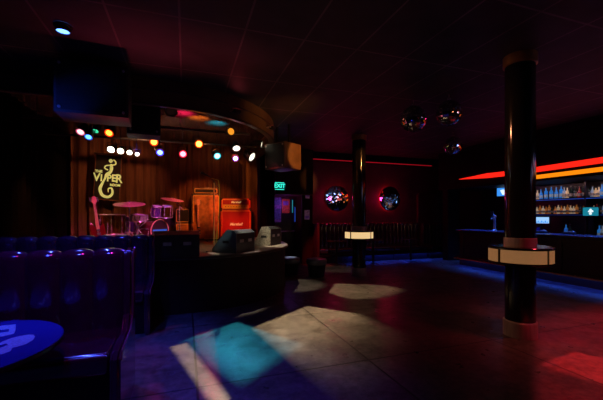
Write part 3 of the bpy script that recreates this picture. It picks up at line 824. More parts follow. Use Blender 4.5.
# ---------------------------------------------------------------- amplifiers
def facing(p): return 0.0
def amp_cab(name, label, loc, w, h, dp, rotz, shell, cloth, text=None, frame=.035, ts=.13, cat='amplifier', gold=None):
    t = thing(name, label, cat, loc, rotz)
    b = nbm(); add_box(b, (-w / 2, 0, 0), (w / 2, dp, h), .012); obj('cabinet', b, shell, t)
    z0 = frame + (gold or 0)
    b = nbm(); add_box(b, (-w / 2 + frame, -.006, z0), (w / 2 - frame, .002, h - frame)); obj('grille_cloth', b, cloth, t, smooth=False)
    b = nbm(); r = .008
    for s in (-1, 1): add_tube(b, [(s * (w / 2 - frame), -.006, z0), (s * (w / 2 - frame), -.006, h - frame)], r, 6)
    for z in (z0, h - frame): add_tube(b, [(-w / 2 + frame, -.006, z), (w / 2 - frame, -.006, z)], r, 6)
    obj('piping', b, 'gold', t)
    if gold:
        b = nbm(); add_box(b, (-w / 2 + frame, -.008, frame * .6), (w / 2 - frame, .001, z0 - .008)); g = obj('control_panel', b, 'gold', t, smooth=False)
        b = nbm()
        for k in range(8): add_lathe(b, [(.011, 0), (.009, .016), (0, .016)], 10, center=(-w / 2 + frame + .08 + k * .07, -.008, (frame * .6 + z0) / 2), mtx=Matrix.Rotation(PI / 2, 4, 'X'))
        obj('knobs', b, 'black', g)
    if text:
        b = xf(text_bm(text, ts, shear=.35, bold=.003), Matrix.Translation((0, -.012, z0 + (h - frame - z0) * .52)) @ UP); obj('lettering', b, 'cream', t, smooth=False)
    for sx in (-1, 1):
        for sz in (0, 1):
            b = nbm(); add_box(b, (sx * (w / 2 - .02) - .022, -.004, sz * (h - .04) - .002), (sx * (w / 2 - .02) + .022, .03, sz * (h - .04) + .042), .004); obj('corner_cap', b, 'black', t)
    return t
AR = math.radians(-8)
p = at_d(236, 8.75, SZ)
amp_cab('speaker_cabinet', 'red Marshall speaker cabinet at the right of the stage', p, .79, .79, .36, AR, 'tolex', 'redgrille', 'Marshall', ts=.095)
amp_cab('amplifier_head', 'red Marshall amplifier head with a gold panel on top of the red cabinet', p + Vector((0, .02, .795)), .76, .29, .25, AR, 'tolex', 'redgrille', 'Marshall', ts=.075, gold=.085)
p = at_d(206, 8.55, SZ)
amp_cab('speaker_cabinet', 'tall orange-lit speaker cabinet with a tan cloth front left of the red amplifier', p, .70, 1.18, .40, math.radians(-4), 'orangetolex', 'orangecloth', None, frame=.04)
amp_cab('amplifier_head', 'dark bass amplifier head lying on the tall tan cabinet', p + Vector((0, .02, 1.185)), .60, .16, .32, math.radians(-4), 'black', 'grille', None, frame=.03)
p = at_d(184, 8.75, SZ)
amp_cab('combo_amplifier', 'small tan-fronted combo amplifier on the floor behind the drums', p, .42, .44, .28, 0, 'orangetolex', 'orangecloth', None, frame=.03)
amp_cab('combo_amplifier', 'dark little amplifier stacked on the tan combo behind the drums', p + Vector((-.03, .01, .445)), .36, .38, .26, 0, 'orangetolex', 'grille', None, frame=.03)

# ---------------------------------------------------------------- drums
def ring_pts(R, z, n=28): return [(R * math.cos(2 * PI * i / n), R * math.sin(2 * PI * i / n), z) for i in range(n)]
def drum(name, label, loc, R, h, shell, axis=(0, 0, 1), head='clearhead', lugs=8, legs=None, hoop='chrome', front=None, post=None):
    t = thing(name, label, 'drum', loc)
    mx = align(axis)
    b = nbm(); add_lathe(b, [(R, .01), (R, h - .01)], 32, close=False, mtx=mx); obj('shell', b, shell, t)
    for z, m in ((.006, front or head), (h - .006, head)):
        b = nbm(); add_lathe(b, [(0, z), (R - .004, z)], 32, close=False, mtx=mx); obj('drum_head', b, m, t, smooth=False)
    for z in (0.0, h):
        b = nbm(); add_tube(b, [mx @ Vector(q) for q in ring_pts(R + .008, z)], .014, 8, closed=True); obj('hoop', b, hoop, t)
    for k in range(lugs):
        a = 2 * PI * k / lugs + .2
        c = Vector(((R + .014) * math.cos(a), (R + .014) * math.sin(a), 0))
        b = nbm(); add_tube(b, [mx @ (c + Vector((0, 0, zz))) for zz in (-.01, h * .3 - .03, h * .3 - .029, h * .3 + .03, h * .3 + .031, h * .7 - .031, h * .7 - .03, h * .7 + .03, h * .7 + .031, h + .01)], [.005, .005, .013, .013, .005, .005, .013, .013, .005, .005], 8)
        obj('tension_rod', b, 'chrome', t)
    if legs:
        for k in range(3):
            a = 2 * PI * k / 3 + .5
            c = Vector(((R + .03) * math.cos(a), (R + .03) * math.sin(a), 0))
            b = nbm(); add_tube(b, [c + Vector((0, 0, h * .6)), c + Vector((0, 0, -legs + .04)), c * 1.12 + Vector((0, 0, -legs + .008))], .009, 8); obj('leg', b, 'chrome', t)
    if post:
        b = nbm(); add_tube(b, [Vector(q) for q in post], .012, 8); obj('mount', b, 'chrome', t)
    return t
# bass drum lying on its side, front head towards the audience
bc = at_d(160, 8.0, SZ + .275)
ax = Vector((-.72, .69, 0)).normalized()
bd = drum('bass_drum', 'dark bass drum with a red hoop lying at the centre of the drum kit', bc, .255, .44, 'sparkred', axis=ax, head='drumhead', hoop='hoop', front='drumhead')
mxb = align(ax)
b = nbm(); add_box(b, (-.20, -.012, -.008), (.20, .025, -.002)); xf(b, mxb @ Matrix.Rotation(0, 4, 'Z'))
nrm = -ax.normalized()
side = Vector((0, 0, 1)).cross(nrm).normalized()
b = nbm()
pts = [(-.21, -.01), (.21, -.01), (.21, .035), (-.21, .035)]
vs = [b.verts.new(nrm * .004 + side * x + Vector((0, 0, z))) for x, z in pts]; b.faces.new(vs)
obj('printed_band', b, glow('blue drum print', (.05, .2, .9), .35), bd, smooth=False, label='blue printed band on the drum head')  # print glows by itself in place of light on the head
for s in (-1, 1):
    b = nbm(); c = -nrm * .08 + side * s * .26
    add_tube(b, [c + Vector((0, 0, .0)), c + side * s * .09 + nrm * .05 + Vector((0, 0, -.262))], .010); obj('spur', b, 'chrome', bd)
p = at_d(156.3, 8.0, py=216.5)
drum('rack_tom', 'small purple sparkle tom mounted over the bass drum', p, .112, .25, 'sparkpurple', axis=(.12, -.25, 1), lugs=6, post=[(0, 0, .1), (.05, .17, .0), (.08, .17, bc.z + .25 - p.z)])
p = at_d(166.5, 8.1, py=217)
drum('rack_tom', 'amber sparkle tom mounted to the right of the purple tom', p, .118, .27, 'sparkgold', axis=(.05, -.22, 1), lugs=6, post=[(0, 0, .1), (-.14, .13, .0), (-.22, .1, bc.z + .24 - p.z)])
p = at_d(111, 7.25, SZ + .24)
drum('floor_tom', 'large floor tom with chrome hoops on the left beside the red guitar', p, .27, .42, 'sparkgold', legs=.24)
p = at_d(127, 7.75, SZ + .26)
drum('floor_tom', 'smaller purple floor tom under the left cymbal', p, .19, .36, 'sparkpurple', legs=.26)
# snare on a stand
p = at_d(138.5, 7.65, SZ + .52)
sd = drum('snare_drum', 'chrome snare drum on a folding stand left of the bass drum', p, .17, .13, 'chrome', axis=(.05, -.1, 1))
b = nbm()
for k in range(3):
    a = 2 * PI * k / 3
    add_tube(b, [(0, 0, -.2), (.22 * math.cos(a), .22 * math.sin(a), -.49)], .009)
    add_tube(b, [(0, 0, -.16), (.17 * math.cos(a), .17 * math.sin(a), -.012)], .008)
add_tube(b, [(0, 0, -.35), (0, 0, -.1)], .013)
obj('stand', b, 'chrome', sd)
def cymbal(label, px, d, py, R, boom, tilt):
    p = at_d(px, d, py=py)
    base = Vector((p.x + boom[0], p.y + boom[1], SZ))
    t = thing('cymbal_stand', label, 'cymbal', base)
    loc = p - base
    b = nbm(); add_lathe(b, [(0, .034), (.02, .034), (.05, .02), (R * .5, .01), (R, -.006), (R, -.009), (R * .5, .006), (.05, .015), (0, .028)], 36, mtx=Euler(tilt).to_matrix().to_4x4(), center=loc, close=False); obj('cymbal', b, 'cymbal', t)
    b = nbm(); add_lathe(b, [(.02, .03), (.02, .05), (.008, .05), (.006, .08), (0, .08)], 12, center=loc); obj('wing_nut', b, 'chrome', t)
    b = nbm(); hz = loc.z - (.16 if boom[0] else .03)
    add_tube(b, [(0, 0, .12), (0, 0, hz)], .012)
    for zz in (.35, .6): add_lathe(b, [(.02, zz), (.02, zz + .05)], 10)
    obj('pole', b, 'chrome', t)
    if boom[0]:
        b = nbm(); dv = (loc - Vector((0, 0, hz))); add_tube(b, [Vector((0, 0, hz)) - dv * .7, loc + Vector((0, 0, .02))], .009); obj('boom_arm', b, 'chrome', t)
    for k in range(3):
        a = 2 * PI * k / 3 + .4
        b = nbm(); add_tube(b, [(0, 0, .32), (.27 * math.cos(a), .27 * math.sin(a), .012)], .011); obj('leg', b, 'chrome', t)
    return t
cymbal('large ride cymbal on a straight stand left of the snare drum', 129.5, 7.1, 204, .31, (0, 0), (.20, -.06, .3))
cymbal('crash cymbal on a boom stand at the right of the drum kit', 172.5, 8.3, 199.5, .27, (.16, .02), (.22, .08, .3))

# ---------------------------------------------------------------- guitars
def guitar(label, loc, rotz, lean, body_m, total=1.0):
    t = thing('electric_guitar', label, 'guitar', loc, rotz)
    mx = Matrix.Rotation(lean, 4, 'X') @ Matrix.Translation((0, 0, .08))
    out = [(0, 0), (.10, .005), (.155, .06), (.16, .12), (.125, .19), (.12, .25), (.15, .31), (.145, .37), (.10, .395), (.055, .33), (.03, .31), (-.03, .31), (-.055, .35), (-.11, .42), (-.15, .36), (-.145, .29), (-.12, .23), (-.13, .17), (-.165, .11), (-.155, .05), (-.10, .005)]
    b = nbm(); add_prism(b, out, -.022, .022, UP)
    es = [e for e in b.edges if abs(e.verts[0].co.y - e.verts[1].co.y) < 1e-4 and len(e.link_faces) == 2 and any(len(f.verts) > 8 for f in e.link_faces)]
    bmesh.ops.bevel(b, geom=es, offset=.008, segments=2, affect='EDGES')
    obj('body', xf(b, mx), body_m, t)
    b = nbm(); add_prism(b, [(-.028, .28), (.028, .28), (.021, .80), (-.021, .80)], .018, .038, UP); nk = obj('neck', xf(b, mx), 'guitarneck', t)
    b = nbm(); add_prism(b, [(-.022, .80), (.022, .80), (.05, .86), (.045, .95), (.015, .98), (-.03, .96), (-.05, .87)], .016, .032, UP); hd = obj('headstock', xf(b, mx), 'guitarneck', t)
    b = nbm()
    for s in (-1, 1):
        for k in range(3): add_lathe(b, [(.008, 0), (.008, .02), (.012, .022), (.012, .035), (0, .035)], 8, mtx=mx @ Matrix.Translation((s * .045, -.024, .87 + k * .033)) @ Matrix.Rotation(s * PI / 2, 4, 'Y'))
    obj('tuners', b, 'chrome', hd)
    b = nbm(); add_box(b, (-.04, -.030, .10), (.04, -.022, .13)); obj('bridge', xf(b, mx), 'chrome', t, smooth=False)
    for z in (.17, .25):
        b = nbm(); add_box(b, (-.038, -.030, z), (.038, -.022, z + .03), .004); obj('pickup', xf(b, mx), 'black', t)
    b = nbm()
    for k in range(6): add_tube(b, [mx @ Vector((-.02 + k * .008, -.041, .12)), mx @ Vector((-.015 + k * .006, -.041, .82))], .0012, 4)
    obj('strings', b, 'chrome', t)
    return t
def guitar_stand(label, loc, rotz):
    t = thing('guitar_stand', label, 'stand', loc, rotz)
    b = nbm()
    add_tube(b, [(-.17, -.16, .01), (-.1, -.04, .062), (.1, -.04, .062), (.17, -.16, .01)], .009)
    add_tube(b, [(0, -.03, .06), (0, .075, .40)], .010); add_tube(b, [(0, .075, .40), (0, .22, .01)], .009)
    obj('frame', b, 'black', t)
    for s in (-1, 1):
        b = nbm(); add_tube(b, [(s * .085, -.04, .07), (s * .085, -.09, .065), (s * .085, -.10, .09)], .007); obj('cradle_arm', b, 'black', t)
    return t
p = at_d(100.5, 6.9, SZ)
g1 = guitar('red electric guitar standing upright at the left of the drums', p, math.radians(20), math.radians(-9), 'guitarred')
g1.rotation_euler = (0, math.radians(-6), math.radians(20))
guitar_stand('black stand holding the red guitar', p, math.radians(20))
p = at_d(199, 8.2, SZ)
g2 = guitar('sunburst electric guitar on a stand in front of the tall tan cabinet', p, math.radians(10), math.radians(-9), 'guitarburst')
guitar_stand('black stand holding the sunburst guitar', p, math.radians(10))

# ---------------------------------------------------------------- microphone stand
p = at_d(214, 5.95, SZ)
t = thing('microphone_stand', 'straight microphone stand with a boom at the middle of the stage edge', 'microphone stand', p)
b = nbm(); add_lathe(b, [(.14, 0), (.14, .012), (.03, .03), (0, .03)], 28); obj('base', b, 'black', t)
b = nbm(); add_tube(b, [(0, 0, .02), (0, 0, 1.22)], .012); obj('pole', b, 'brass', t)
b = nbm(); add_tube(b, [(-.06, -.02, 1.32), (.03, .01, 1.20), (.10, .03, 1.13)], .009); obj('boom_arm', b, 'black', t)
mc = nbm(); add_lathe(mc, [(.011, 0), (.016, .12), (.022, .13), (.026, .155), (.02, .18), (0, .188)], 16, center=(-.06, -.02, 1.32), mtx=align((-.8, -.1, .35))); obj('microphone', mc, 'black', t)
cb = nbm(); add_tube(cb, [(-.05, -.02, 1.30), (.08, .0, 1.27), (.10, .02, 1.05), (.09, .03, .7), (.05, .02, .3), (.03, .0, .03)], .006, 6); obj('cable', cb, mat('yellow-green cable', (.35, .4, .05), .5), t)

# ---------------------------------------------------------------- banner
pa, pb = at_y(95.5, 9.3, py=152.5), at_y(122, 9.3, py=157)
pc, pd = at_y(92.5, 9.3, py=199.5), at_y(120, 9.3, py=201.5)
W = (pb - pa).length; H = ((pa - pc).length + (pb - pd).length) / 2
base = (pc + pd) / 2
xa = (pd - pc).normalized(); rz = math.atan2(xa.y, xa.x)
t = thing('club_banner', 'black hanging banner reading THE VIPER ROOM with a pale yellow snake woman emblem', 'banner', base, rz)
t.rotation_euler = (0, math.radians(3), rz)
b = nbm(); add_box(b, (-W / 2, -.004, 0), (W / 2, .004, H)); obj('cloth', b, 'banner', t, smooth=False)
b = nbm()
for x0, x1, z0, z1 in ((-W / 2, W / 2, 0, .03), (-W / 2, W / 2, H - .022, H), (-W / 2, -W / 2 + .018, 0, H), (W / 2 - .018, W / 2, 0, H)): add_box(b, (x0, -.007, z0), (x1, -.0041, z1))
obj('hem', b, 'bannerborder', t, smooth=False)
b = nbm(); add_tube(b, [(-W / 2 - .03, 0, H + .01), (W / 2 + .03, 0, H + .01)], .014); bar = obj('hanging_rod', b, 'black', t)
for s in (-1, 1):
    b = nbm(); add_tube(b, [(s * W * .4, 0, H), (s * W * .4 - .06, .0, 3.57 - base.z)], .004, 5); obj('hanging_line', b, 'black', t)
def ink(body, size, x, z, sx=1, sz=1, bold=.004, shear=0):
    bmt = text_bm(body, size, shear=shear, bold=bold, extrude=.001)
    xf(bmt, Matrix.Translation((x, -.009, z)) @ UP @ Matrix.Diagonal((sx, sz, 1, 1)))
    obj('lettering', bmt, 'bannerink', t, smooth=False)
ink('THE', .085, -.20, H * .62, bold=.004)
ink('ROOM', .075, .17, H * .345, bold=.004)
for ch, x, z, s in (('V', -.235, .485, .24), ('I', -.135, .48, .20), ('P', .03, .485, .20), ('E', .135, .49, .21), ('R', .245, .485, .25)):
    ink(ch, s, x, H * z, 1.0, 1.15, bold=.006)
def stroke(pts, rad):
    b = nbm(); add_tube(b, [(x, 0, z) for x, z in pts], rad, 10); xf(b, Matrix.Translation((0, -.009, 0)) @ Matrix.Scale(.08, 4, (0, 1, 0))); return b
def cat(pts, n=4):
    out = []
    for i in range(len(pts) - 1):
        p0, p1, p2, p3 = [Vector(pts[max(0, min(len(pts) - 1, i + k))]) for k in (-1, 0, 1, 2)]
        for j in range(n):
            u = j / n
            out.append(.5 * ((2 * p1) + (-p0 + p2) * u + (2 * p0 - 5 * p1 + 4 * p2 - p3) * u * u + (-p0 + 3 * p1 - 3 * p2 + p3) * u ** 3))
    out.append(Vector(pts[-1])); return out
tail = cat([(.05, .80 * H), (.07, .72 * H), (.05, .63 * H), (-.03, .55 * H), (-.06, .47 * H), (-.11, .36 * H), (-.15, .24 * H), (-.09, .11 * H), (.04, .08 * H), (.12, .16 * H), (.10, .27 * H), (.03, .26 * H), (.03, .18 * H)])
m = len(tail)
def tail_r(f):
    for (f0, r0), (f1, r1) in zip(TR_[:-1], TR_[1:]):
        if f <= f1: return r0 + (r1 - r0) * (f - f0) / (f1 - f0)
    return TR_[-1][1]
TR_ = [(0, .022), (.08, .04), (.15, .034), (.22, .044), (.3, .026), (.36, .022), (.46, .034), (.6, .036), (.75, .028), (.9, .016), (1, .006)]
rad = [tail_r(i / (m - 1)) for i in range(m)]
obj('emblem', stroke(tail, rad), 'bannerink', t)
b = stroke(cat([(.06, .775 * H), (-.05, .755 * H), (-.075, .70 * H), (.0, .665 * H)]), .016); obj('emblem_arm', b, 'bannerink', t)
b = stroke(cat([(.06, .775 * H), (.15, .80 * H), (.15, .86 * H), (.10, .90 * H)]), .016); obj('emblem_arm', b, 'bannerink', t)
b = nbm(); add_lathe(b, [(0, -.05), (.035, -.03), (.045, 0), (.035, .03), (0, .05)], 12, center=(0.045, 0, .87 * H)); xf(b, Matrix.Translation((0, -.009, 0)) @ Matrix.Scale(.08, 4, (0, 1, 0))); obj('emblem_head', b, 'bannerink', t)

# ---------------------------------------------------------------- lighting bars and par cans
def bar_pipe(label, y, z, x0, x1):
    t = thing('lighting_bar', label, 'lighting bar', (x0, y, z))
    b = nbm(); add_tube(b, [(0, 0, 0), (x1 - x0, 0, 0)], .024, 10); obj('pipe', b, 'black', t)
    n = 4
    for k in range(n):
        x = .2 + (x1 - x0 - .4) * k / (n - 1)
        b = nbm(); add_tube(b, [(x, 0, .02), (x, 0, 3.545 - z)], .008, 6); obj('drop_rod', b, 'black', t)
    return t
YA, ZA, YBp, ZB = 6.9, 3.22, 7.6, 3.10
bar_pipe('front lighting bar hung over the stage', YA, ZA, -2.6, 1.25)
bar_pipe('rear lighting bar hung over the drums', YBp, ZB, -2.6, 1.75)

def par(label, px, py, y, bar, R, col, es, aim, lens_label=None, group=None, L=.24, ring=None):
    """stage lamp whose lens sits at pixel (px,py) in the plane y"""
    p = at_y(px, y, py=py); ybar, zbar = bar
    aim = Vector(aim); dirv = (aim - p).normalized()
    t = thing('stage_lamp', label, 'stage light', p, 0, group)
    mx = align(dirv)
    b = nbm(); add_lathe(b, [(R * .45, -L), (R * .75, -L * .85), (R, -L * .35), (R, .012), (R * .93, .012), (R * .93, -.012)], 20, close=False, mtx=mx); can = obj('can', b, 'black', t)
    b = nbm(); add_lathe(b, [(0, .0), (R * .6, -.002), (R * .93, -.01)], 20, close=False, mtx=mx); obj('lens', b, glow('lamp lens ' + label, col, es), can, label=lens_label)
    if ring:
        b = nbm(); add_lathe(b, [(R * .66, .001), (R * .95, -.002)], 20, close=False, mtx=mx); obj('lens_halo', b, glow('lamp halo ' + label, ring, .9), can)  # coloured glow ring stands in for the halo around the lens
    # yoke up to the bar
    side = dirv.cross(Vector((0, 0, 1))).normalized()
    c = -dirv * L * .35
    end = Vector((c.x, ybar - p.y, zbar - p.z - .02))
    up = (end - c).normalized()
    sd = side
    k = min(R * 1.5, (end - c).length * .6)
    b = nbm()
    add_tube(b, [c + sd * (R + .012), c + sd * (R + .012) + up * k, c + up * (k + R * .3), c - sd * (R + .012) + up * k, c - sd * (R + .012)], .008, 6)
    add_tube(b, [c + up * (k + R * .3), end], .010, 6); obj('yoke', b, 'black', t)
    b = nbm(); add_box(b, end - Vector((.02, .028, .01)), end + Vector((.02, .028, .048)), .004); obj('clamp', b, 'black', t)
    return p, dirv
CAMT = (0.4, 1.5, 1.2)
WH, RO, BL, PK, OR, CY = (1, .93, .8), (1, .13, .02), (.05, .2, 1), (1, .05, .12), (1, .3, .02), (.05, .75, .8)
par('red-orange stage lamp at the left of the front bar, above the four white ones', 109, 133, YA, (YA, ZA), .085, (1, .25, .03), 4, (-2.2, 2, -1), ring=(1, .03, .0))
for i, (px, py, rr) in enumerate(((111, 149.5, .064), (120.5, 151, .06), (129.5, 152.5, .05), (137.2, 154.2, .04))):
    par('white stage lamp, %s of the row of four over the banner' % ('first from the left', 'second from the left', 'third from the left', 'last and narrowest')[i], px, py, YA + .05, (YA, ZA), rr, WH, 6, (-1.6 + i * .5, 2.2, .4), group='row of white stage lamps')
par('red-orange stage lamp near the middle of the front bar', 154, 142, YA, (YA, ZA), .085, (1, .28, .04), 5, CAMT, ring=(1, .04, 0))
par('blue stage lamp below and right of the middle red one', 160, 152.5, YA + .1, (YA, ZA), .075, (.12, .3, 1), 4, (-.3, 2, -.5), ring=(.02, .05, 1))
par('pink-red stage lamp left of the orange one', 183, 154, YA + .1, (YA, ZA), .08, (1, .2, .25), 4, CAMT, ring=(1, .01, .05))
par('orange stage lamp right of the pink one on the front bar', 199, 144, YA, (YA, ZA), .085, (1, .4, .06), 5, CAMT, ring=(1, .08, 0))
par('cyan stage lamp over the microphone stand', 217.3, 156, YA + .1, (YA, ZA), .08, (.35, 1, 1), 3.2, (1.5, 2.5, 0), ring=(.02, .5, .6))
par('white stage lamp, upper of the stacked pair right of the cyan one', 236.5, 148.3, YBp - .2, (YBp, ZB), .085, (1, .85, .72), 2.2, (1.2, 2, -3))
par('blue-white stage lamp, lower of the stacked pair right of the cyan one', 235.5, 158.5, YBp - .2, (YBp, ZB), .07, (.6, .6, 1), 4, (1.0, 2, 0), ring=(.06, .05, 1))
par('large white stage lamp with a crescent of light at the right end of the bar', 252, 157, YBp - .2, (YBp, ZB), .105, (1, .9, .72), 1.6, (4.2, 4.5, .5))
par('cream stage lamp tilted upwards at the far right of the bar', 261.5, 144.5, YBp - .1, (YBp, ZB), .085, (1, .9, .65), 1.4, (6.5, 5.5, 2))
par('amber lamp high inside the curved header, right of the coloured glow', 231, 131.5, YA - .3, (YA - .3, 3.56), .07, (1, .35, .02), .9, (1.6, 2, 2.6))
par('small white and pink lamp at the far left end of the front bar', 80.5, 132, YA - .1, (YA, ZA), .075, (1, .75, .75), 1.6, (-2.5, 3, -1), ring=(1, .15, .3))
par('small blue lamp at the left end of the front bar, right of the pink one', 88.5, 137, YA - .1, (YA, ZA), .07, (.1, .45, 1), 3, (-2.0, 3, -1.5), ring=(.02, .1, 1))
par('small green lamp between the blue lamp and the red-orange lamp', 95.5, 131, YA, (YA, ZA), .055, (.05, .8, .4), 1.0, (-2.0, 3, -2))
par('unlit black stage lamp hanging in front of the coloured stage ceiling', 171.5, 112, 6.4, (6.4, 3.56), .10, (.02, .02, .02), .0, (.2, 3, -2), L=.2)
# small wash fixtures on the header
def arcpt(k): return fa[1 + k]
# ---------------------------------------------------------------- mirror balls
def mirror_ball(label, px, py, d, R):
    p = at_d(px, d, py=py)
    t = thing('mirror_ball', label, 'mirror ball', p)
    b = nbm(); nl, nn = 15, 30
    for i in range(nl):
        t0, t1 = PI * i / nl, PI * (i + 1) / nl
        n = max(6, int(nn * math.sin((t0 + t1) / 2)))
        for k in range(n):
            a0, a1 = 2 * PI * k / n, 2 * PI * (k + 1) / n
            g = .06 * (a1 - a0); h = .06 * (t1 - t0)
            q = [(t0 + h, a0 + g), (t0 + h, a1 - g), (t1 - h, a1 - g), (t1 - h, a0 + g)]
            vs = [b.verts.new((R * math.sin(u) * math.cos(w), R * math.sin(u) * math.sin(w), R * math.cos(u))) for u, w in q]
            b.faces.new(vs)
    obj('mirror_tiles', b, 'mirrortile', t, smooth=False)
    b = nbm(); bmesh.ops.create_uvsphere(b, u_segments=24, v_segments=14, radius=R * .975); obj('core', b, 'black', t)
    b = nbm(); add_lathe(b, [(.03, R * .97), (.03, R + .03), (.008, R + .035)], 12); add_tube(b, [(0, 0, R + .02), (0, 0, ZC - p.z)], .006, 6); obj('hanging_rod', b, 'steel', t)
mirror_ball('left mirror ball hung from the ceiling with warm streaks', 413.5, 119, 6.0, .235)
mirror_ball('upper right mirror ball hung from the ceiling', 449, 113, 5.7, .215)
mirror_ball('lower right mirror ball hung farther back from the ceiling', 453, 145.5, 8.3, .225)

# ---------------------------------------------------------------- ceiling spot over the booths
p = at_z(63, 30, ZC - .05)
t = thing('ceiling_spot', 'small blue ceiling spotlight over the booth benches', 'light', (p.x, p.y, ZC))
b = nbm(); add_lathe(b, [(.09, -.002), (.09, -.02), (.075, -.03), (.07, -.07), (.062, -.07), (.062, -.05)], 20, close=False); obj('can', b, 'black', t)
b = nbm(); add_lathe(b, [(0, -.06), (.063, -.06)], 20, close=False); obj('lens', b, glow('blue spot lens', (.1, .25, 1), 5), t)
SPOT1 = Vector((p.x, p.y, ZC - .10))
SPOT2 = Vector((-1.05, 1.75, ZC - .10))
t = dup(t, (SPOT2.x, SPOT2.y, ZC), 0, 'blue ceiling spotlight above the round table')
t['group'] = 'blue ceiling spots'

# ================================================================= lights
def look(loc, tgt):
    return (Vector(tgt) - Vector(loc)).to_track_quat('-Z', 'Y')
def spot(name, loc, tgt, col, e, ang, blend=.4, r=.03):
    l = bpy.data.lights.new(name, 'SPOT'); l.color = col; l.energy = e; l.spot_size = math.radians(ang); l.spot_blend = blend; l.shadow_soft_size = r
    o = bpy.data.objects.new(name, l); COL.objects.link(o); o.location = loc; o.rotation_mode = 'QUATERNION'; o.rotation_quaternion = look(loc, tgt)
    return o
def point(name, loc, col, e, r=.05):
    l = bpy.data.lights.new(name, 'POINT'); l.color = col; l.energy = e; l.shadow_soft_size = r
    o = bpy.data.objects.new(name, l); COL.objects.link(o); o.location = loc
    return o
def area(name, loc, tgt, col, e, sx, sy, spread=180):
    l = bpy.data.lights.new(name, 'AREA'); l.shape = 'RECTANGLE'; l.size = sx; l.size_y = sy; l.color = col; l.energy = e; l.spread = math.radians(spread)
    o = bpy.data.objects.new(name, l); COL.objects.link(o); o.location = loc
    o.rotation_euler = (0, math.atan2(loc[0] - tgt[0], loc[2] - tgt[2]), 0)
    return o
def floor_pt(px, py): return at_z(px, py, 0.0)
def framed_spot(name, loc, polypx, col, e, soft=.012, r=.012, edges_soft=None):
    """profile spot with framing shutters: the beam is cut to a convex polygon on the floor"""
    pts = [floor_pt(*q) for q in polypx]
    cen = sum(pts, Vector()) / len(pts)
    o = spot(name, loc, cen, col, e, 70, 0.05, r)
    R = o.rotation_quaternion.to_matrix().transposed()
    loc = Vector(loc)
    q = []
    mxa = 0
    for p in pts:
        l = R @ (p - loc); q.append((l.x / l.z, l.y / l.z)); mxa = max(mxa, math.hypot(l.x / l.z, l.y / l.z))
    o.data.spot_size = min(2.6, 2 * math.atan(mxa) * 1.15)
    A = sum(q[i][0] * q[(i + 1) % len(q)][1] - q[(i + 1) % len(q)][0] * q[i][1] for i in range(len(q)))
    l = o.data; l.use_nodes = True
    nt = l.node_tree; N, L = nt.nodes, nt.links
    em = [n for n in N if n.type == 'EMISSION'][0]
    tc = N.new('ShaderNodeTexCoord'); sp = N.new('ShaderNodeSeparateXYZ'); L.new(tc.outputs['Normal'], sp.inputs[0])
    def mth(op, a, b=None, c=None):
        n = N.new('ShaderNodeMath'); n.operation = op
        for i, v in enumerate((a, b, c)):
            if v is None: continue
            if isinstance(v, (int, float)): n.inputs[i].default_value = v
            else: L.new(v, n.inputs[i])
        return n.outputs[0]
    X = mth('DIVIDE', sp.outputs[0], sp.outputs[2]); Y = mth('DIVIDE', sp.outputs[1], sp.outputs[2])
    acc = None
    for i in range(len(q)):
        (x0, y0), (x1, y1) = q[i], q[(i + 1) % len(q)]
        nx, ny = -(y1 - y0), (x1 - x0)
        if A < 0: nx, ny = -nx, -ny
        ln = math.hypot(nx, ny); nx /= ln; ny /= ln
        c = -(nx * x0 + ny * y0)
        s = (edges_soft[i] if edges_soft else soft)
        v = mth('MULTIPLY', X, nx / s); v = mth('MULTIPLY_ADD', Y, ny / s, v); v = mth('ADD', v, c / s + .5)
        n = N.new('ShaderNodeClamp'); L.new(v, n.inputs[0]); v = n.outputs[0]
        acc = v if acc is None else mth('MULTIPLY', acc, v)
    L.new(acc, em.inputs['Strength'])
    return o

w = bpy.data.worlds.new('club dark'); SC.world = w; w.use_nodes = True
w.node_tree.nodes['Background'].inputs[0].default_value = (.10, .06, .12, 1)
w.node_tree.nodes['Background'].inputs[1].default_value = .0

# booths: blue from above
spot('blue booth spot', SPOT1, (-1.55, 4.2, 0), (.05, .08, 1), 260, 76, .6, .03)
spot('blue table spot', SPOT2, (-1.1, 2.6, 0), (.04, .06, 1), 140, 90, .6, .03)
# stage washes
spot('orange amp spot', (.55, 6.95, 3.1), (.5, 9.2, 1.7), (1, .24, .05), 190, 45, .5)
spot('red amp spot', (1.0, 7.1, 3.0), (1.3, 9.1, 1.6), (1, .09, .03), 260, 40, .5)
spot('curtain wash one', (-.6, 6.9, 3.15), (-1.9, 9.7, 2.3), (1, .36, .14), 150, 62, .8)
spot('curtain wash two', (.2, 7.0, 3.0), (.0, 9.7, 2.0), (1, .33, .12), 80, 100, .8)
spot('magenta drum spot', (-.2, 6.5, 3.05), (-1.2, 8.0, 1.3), (1, .10, .6), 210, 50, .6)
spot('amber drum spot', (-2.3, 6.9, 3.0), (-2.1, 7.3, 1.2), (1, .35, .12), 110, 70, .6)
spot('red guitar spot', (-1.6, 6.2, 3.0), (-2.2, 7.2, 1.2), (1, .08, .05), 60, 40, .6)
spot('white stage edge spot', (1.05, 6.65, 3.05), (.82, 6.08, .9), (1, .85, .68), 300, 25, .5)
spot('slate monitor spot', (.2, 5.0, 2.9), at_d(228, 6.0, 1.1), (.7, .95, 1), 28, 16, .5)
spot('pale monitor spot', (1.0, 5.3, 3.0), at_d(262, 7.3, 1.1), (1, .85, .6), 30, 14, .5)
spot('red monitor spot', (1.1, 6.6, 3.0), at_d(178, 5.4, 1.1), (1, .06, .04), 50, 26, .5)
spot('pink cymbal spot', (.9, 7.6, 3.2), at_d(170, 8.3, 1.8), (1, .12, .3), 260, 22, .5)
spot('violet tom spot', (-.9, 6.4, 3.2), at_d(158, 8.0, 1.6), (.55, .15, 1), 120, 16, .5)
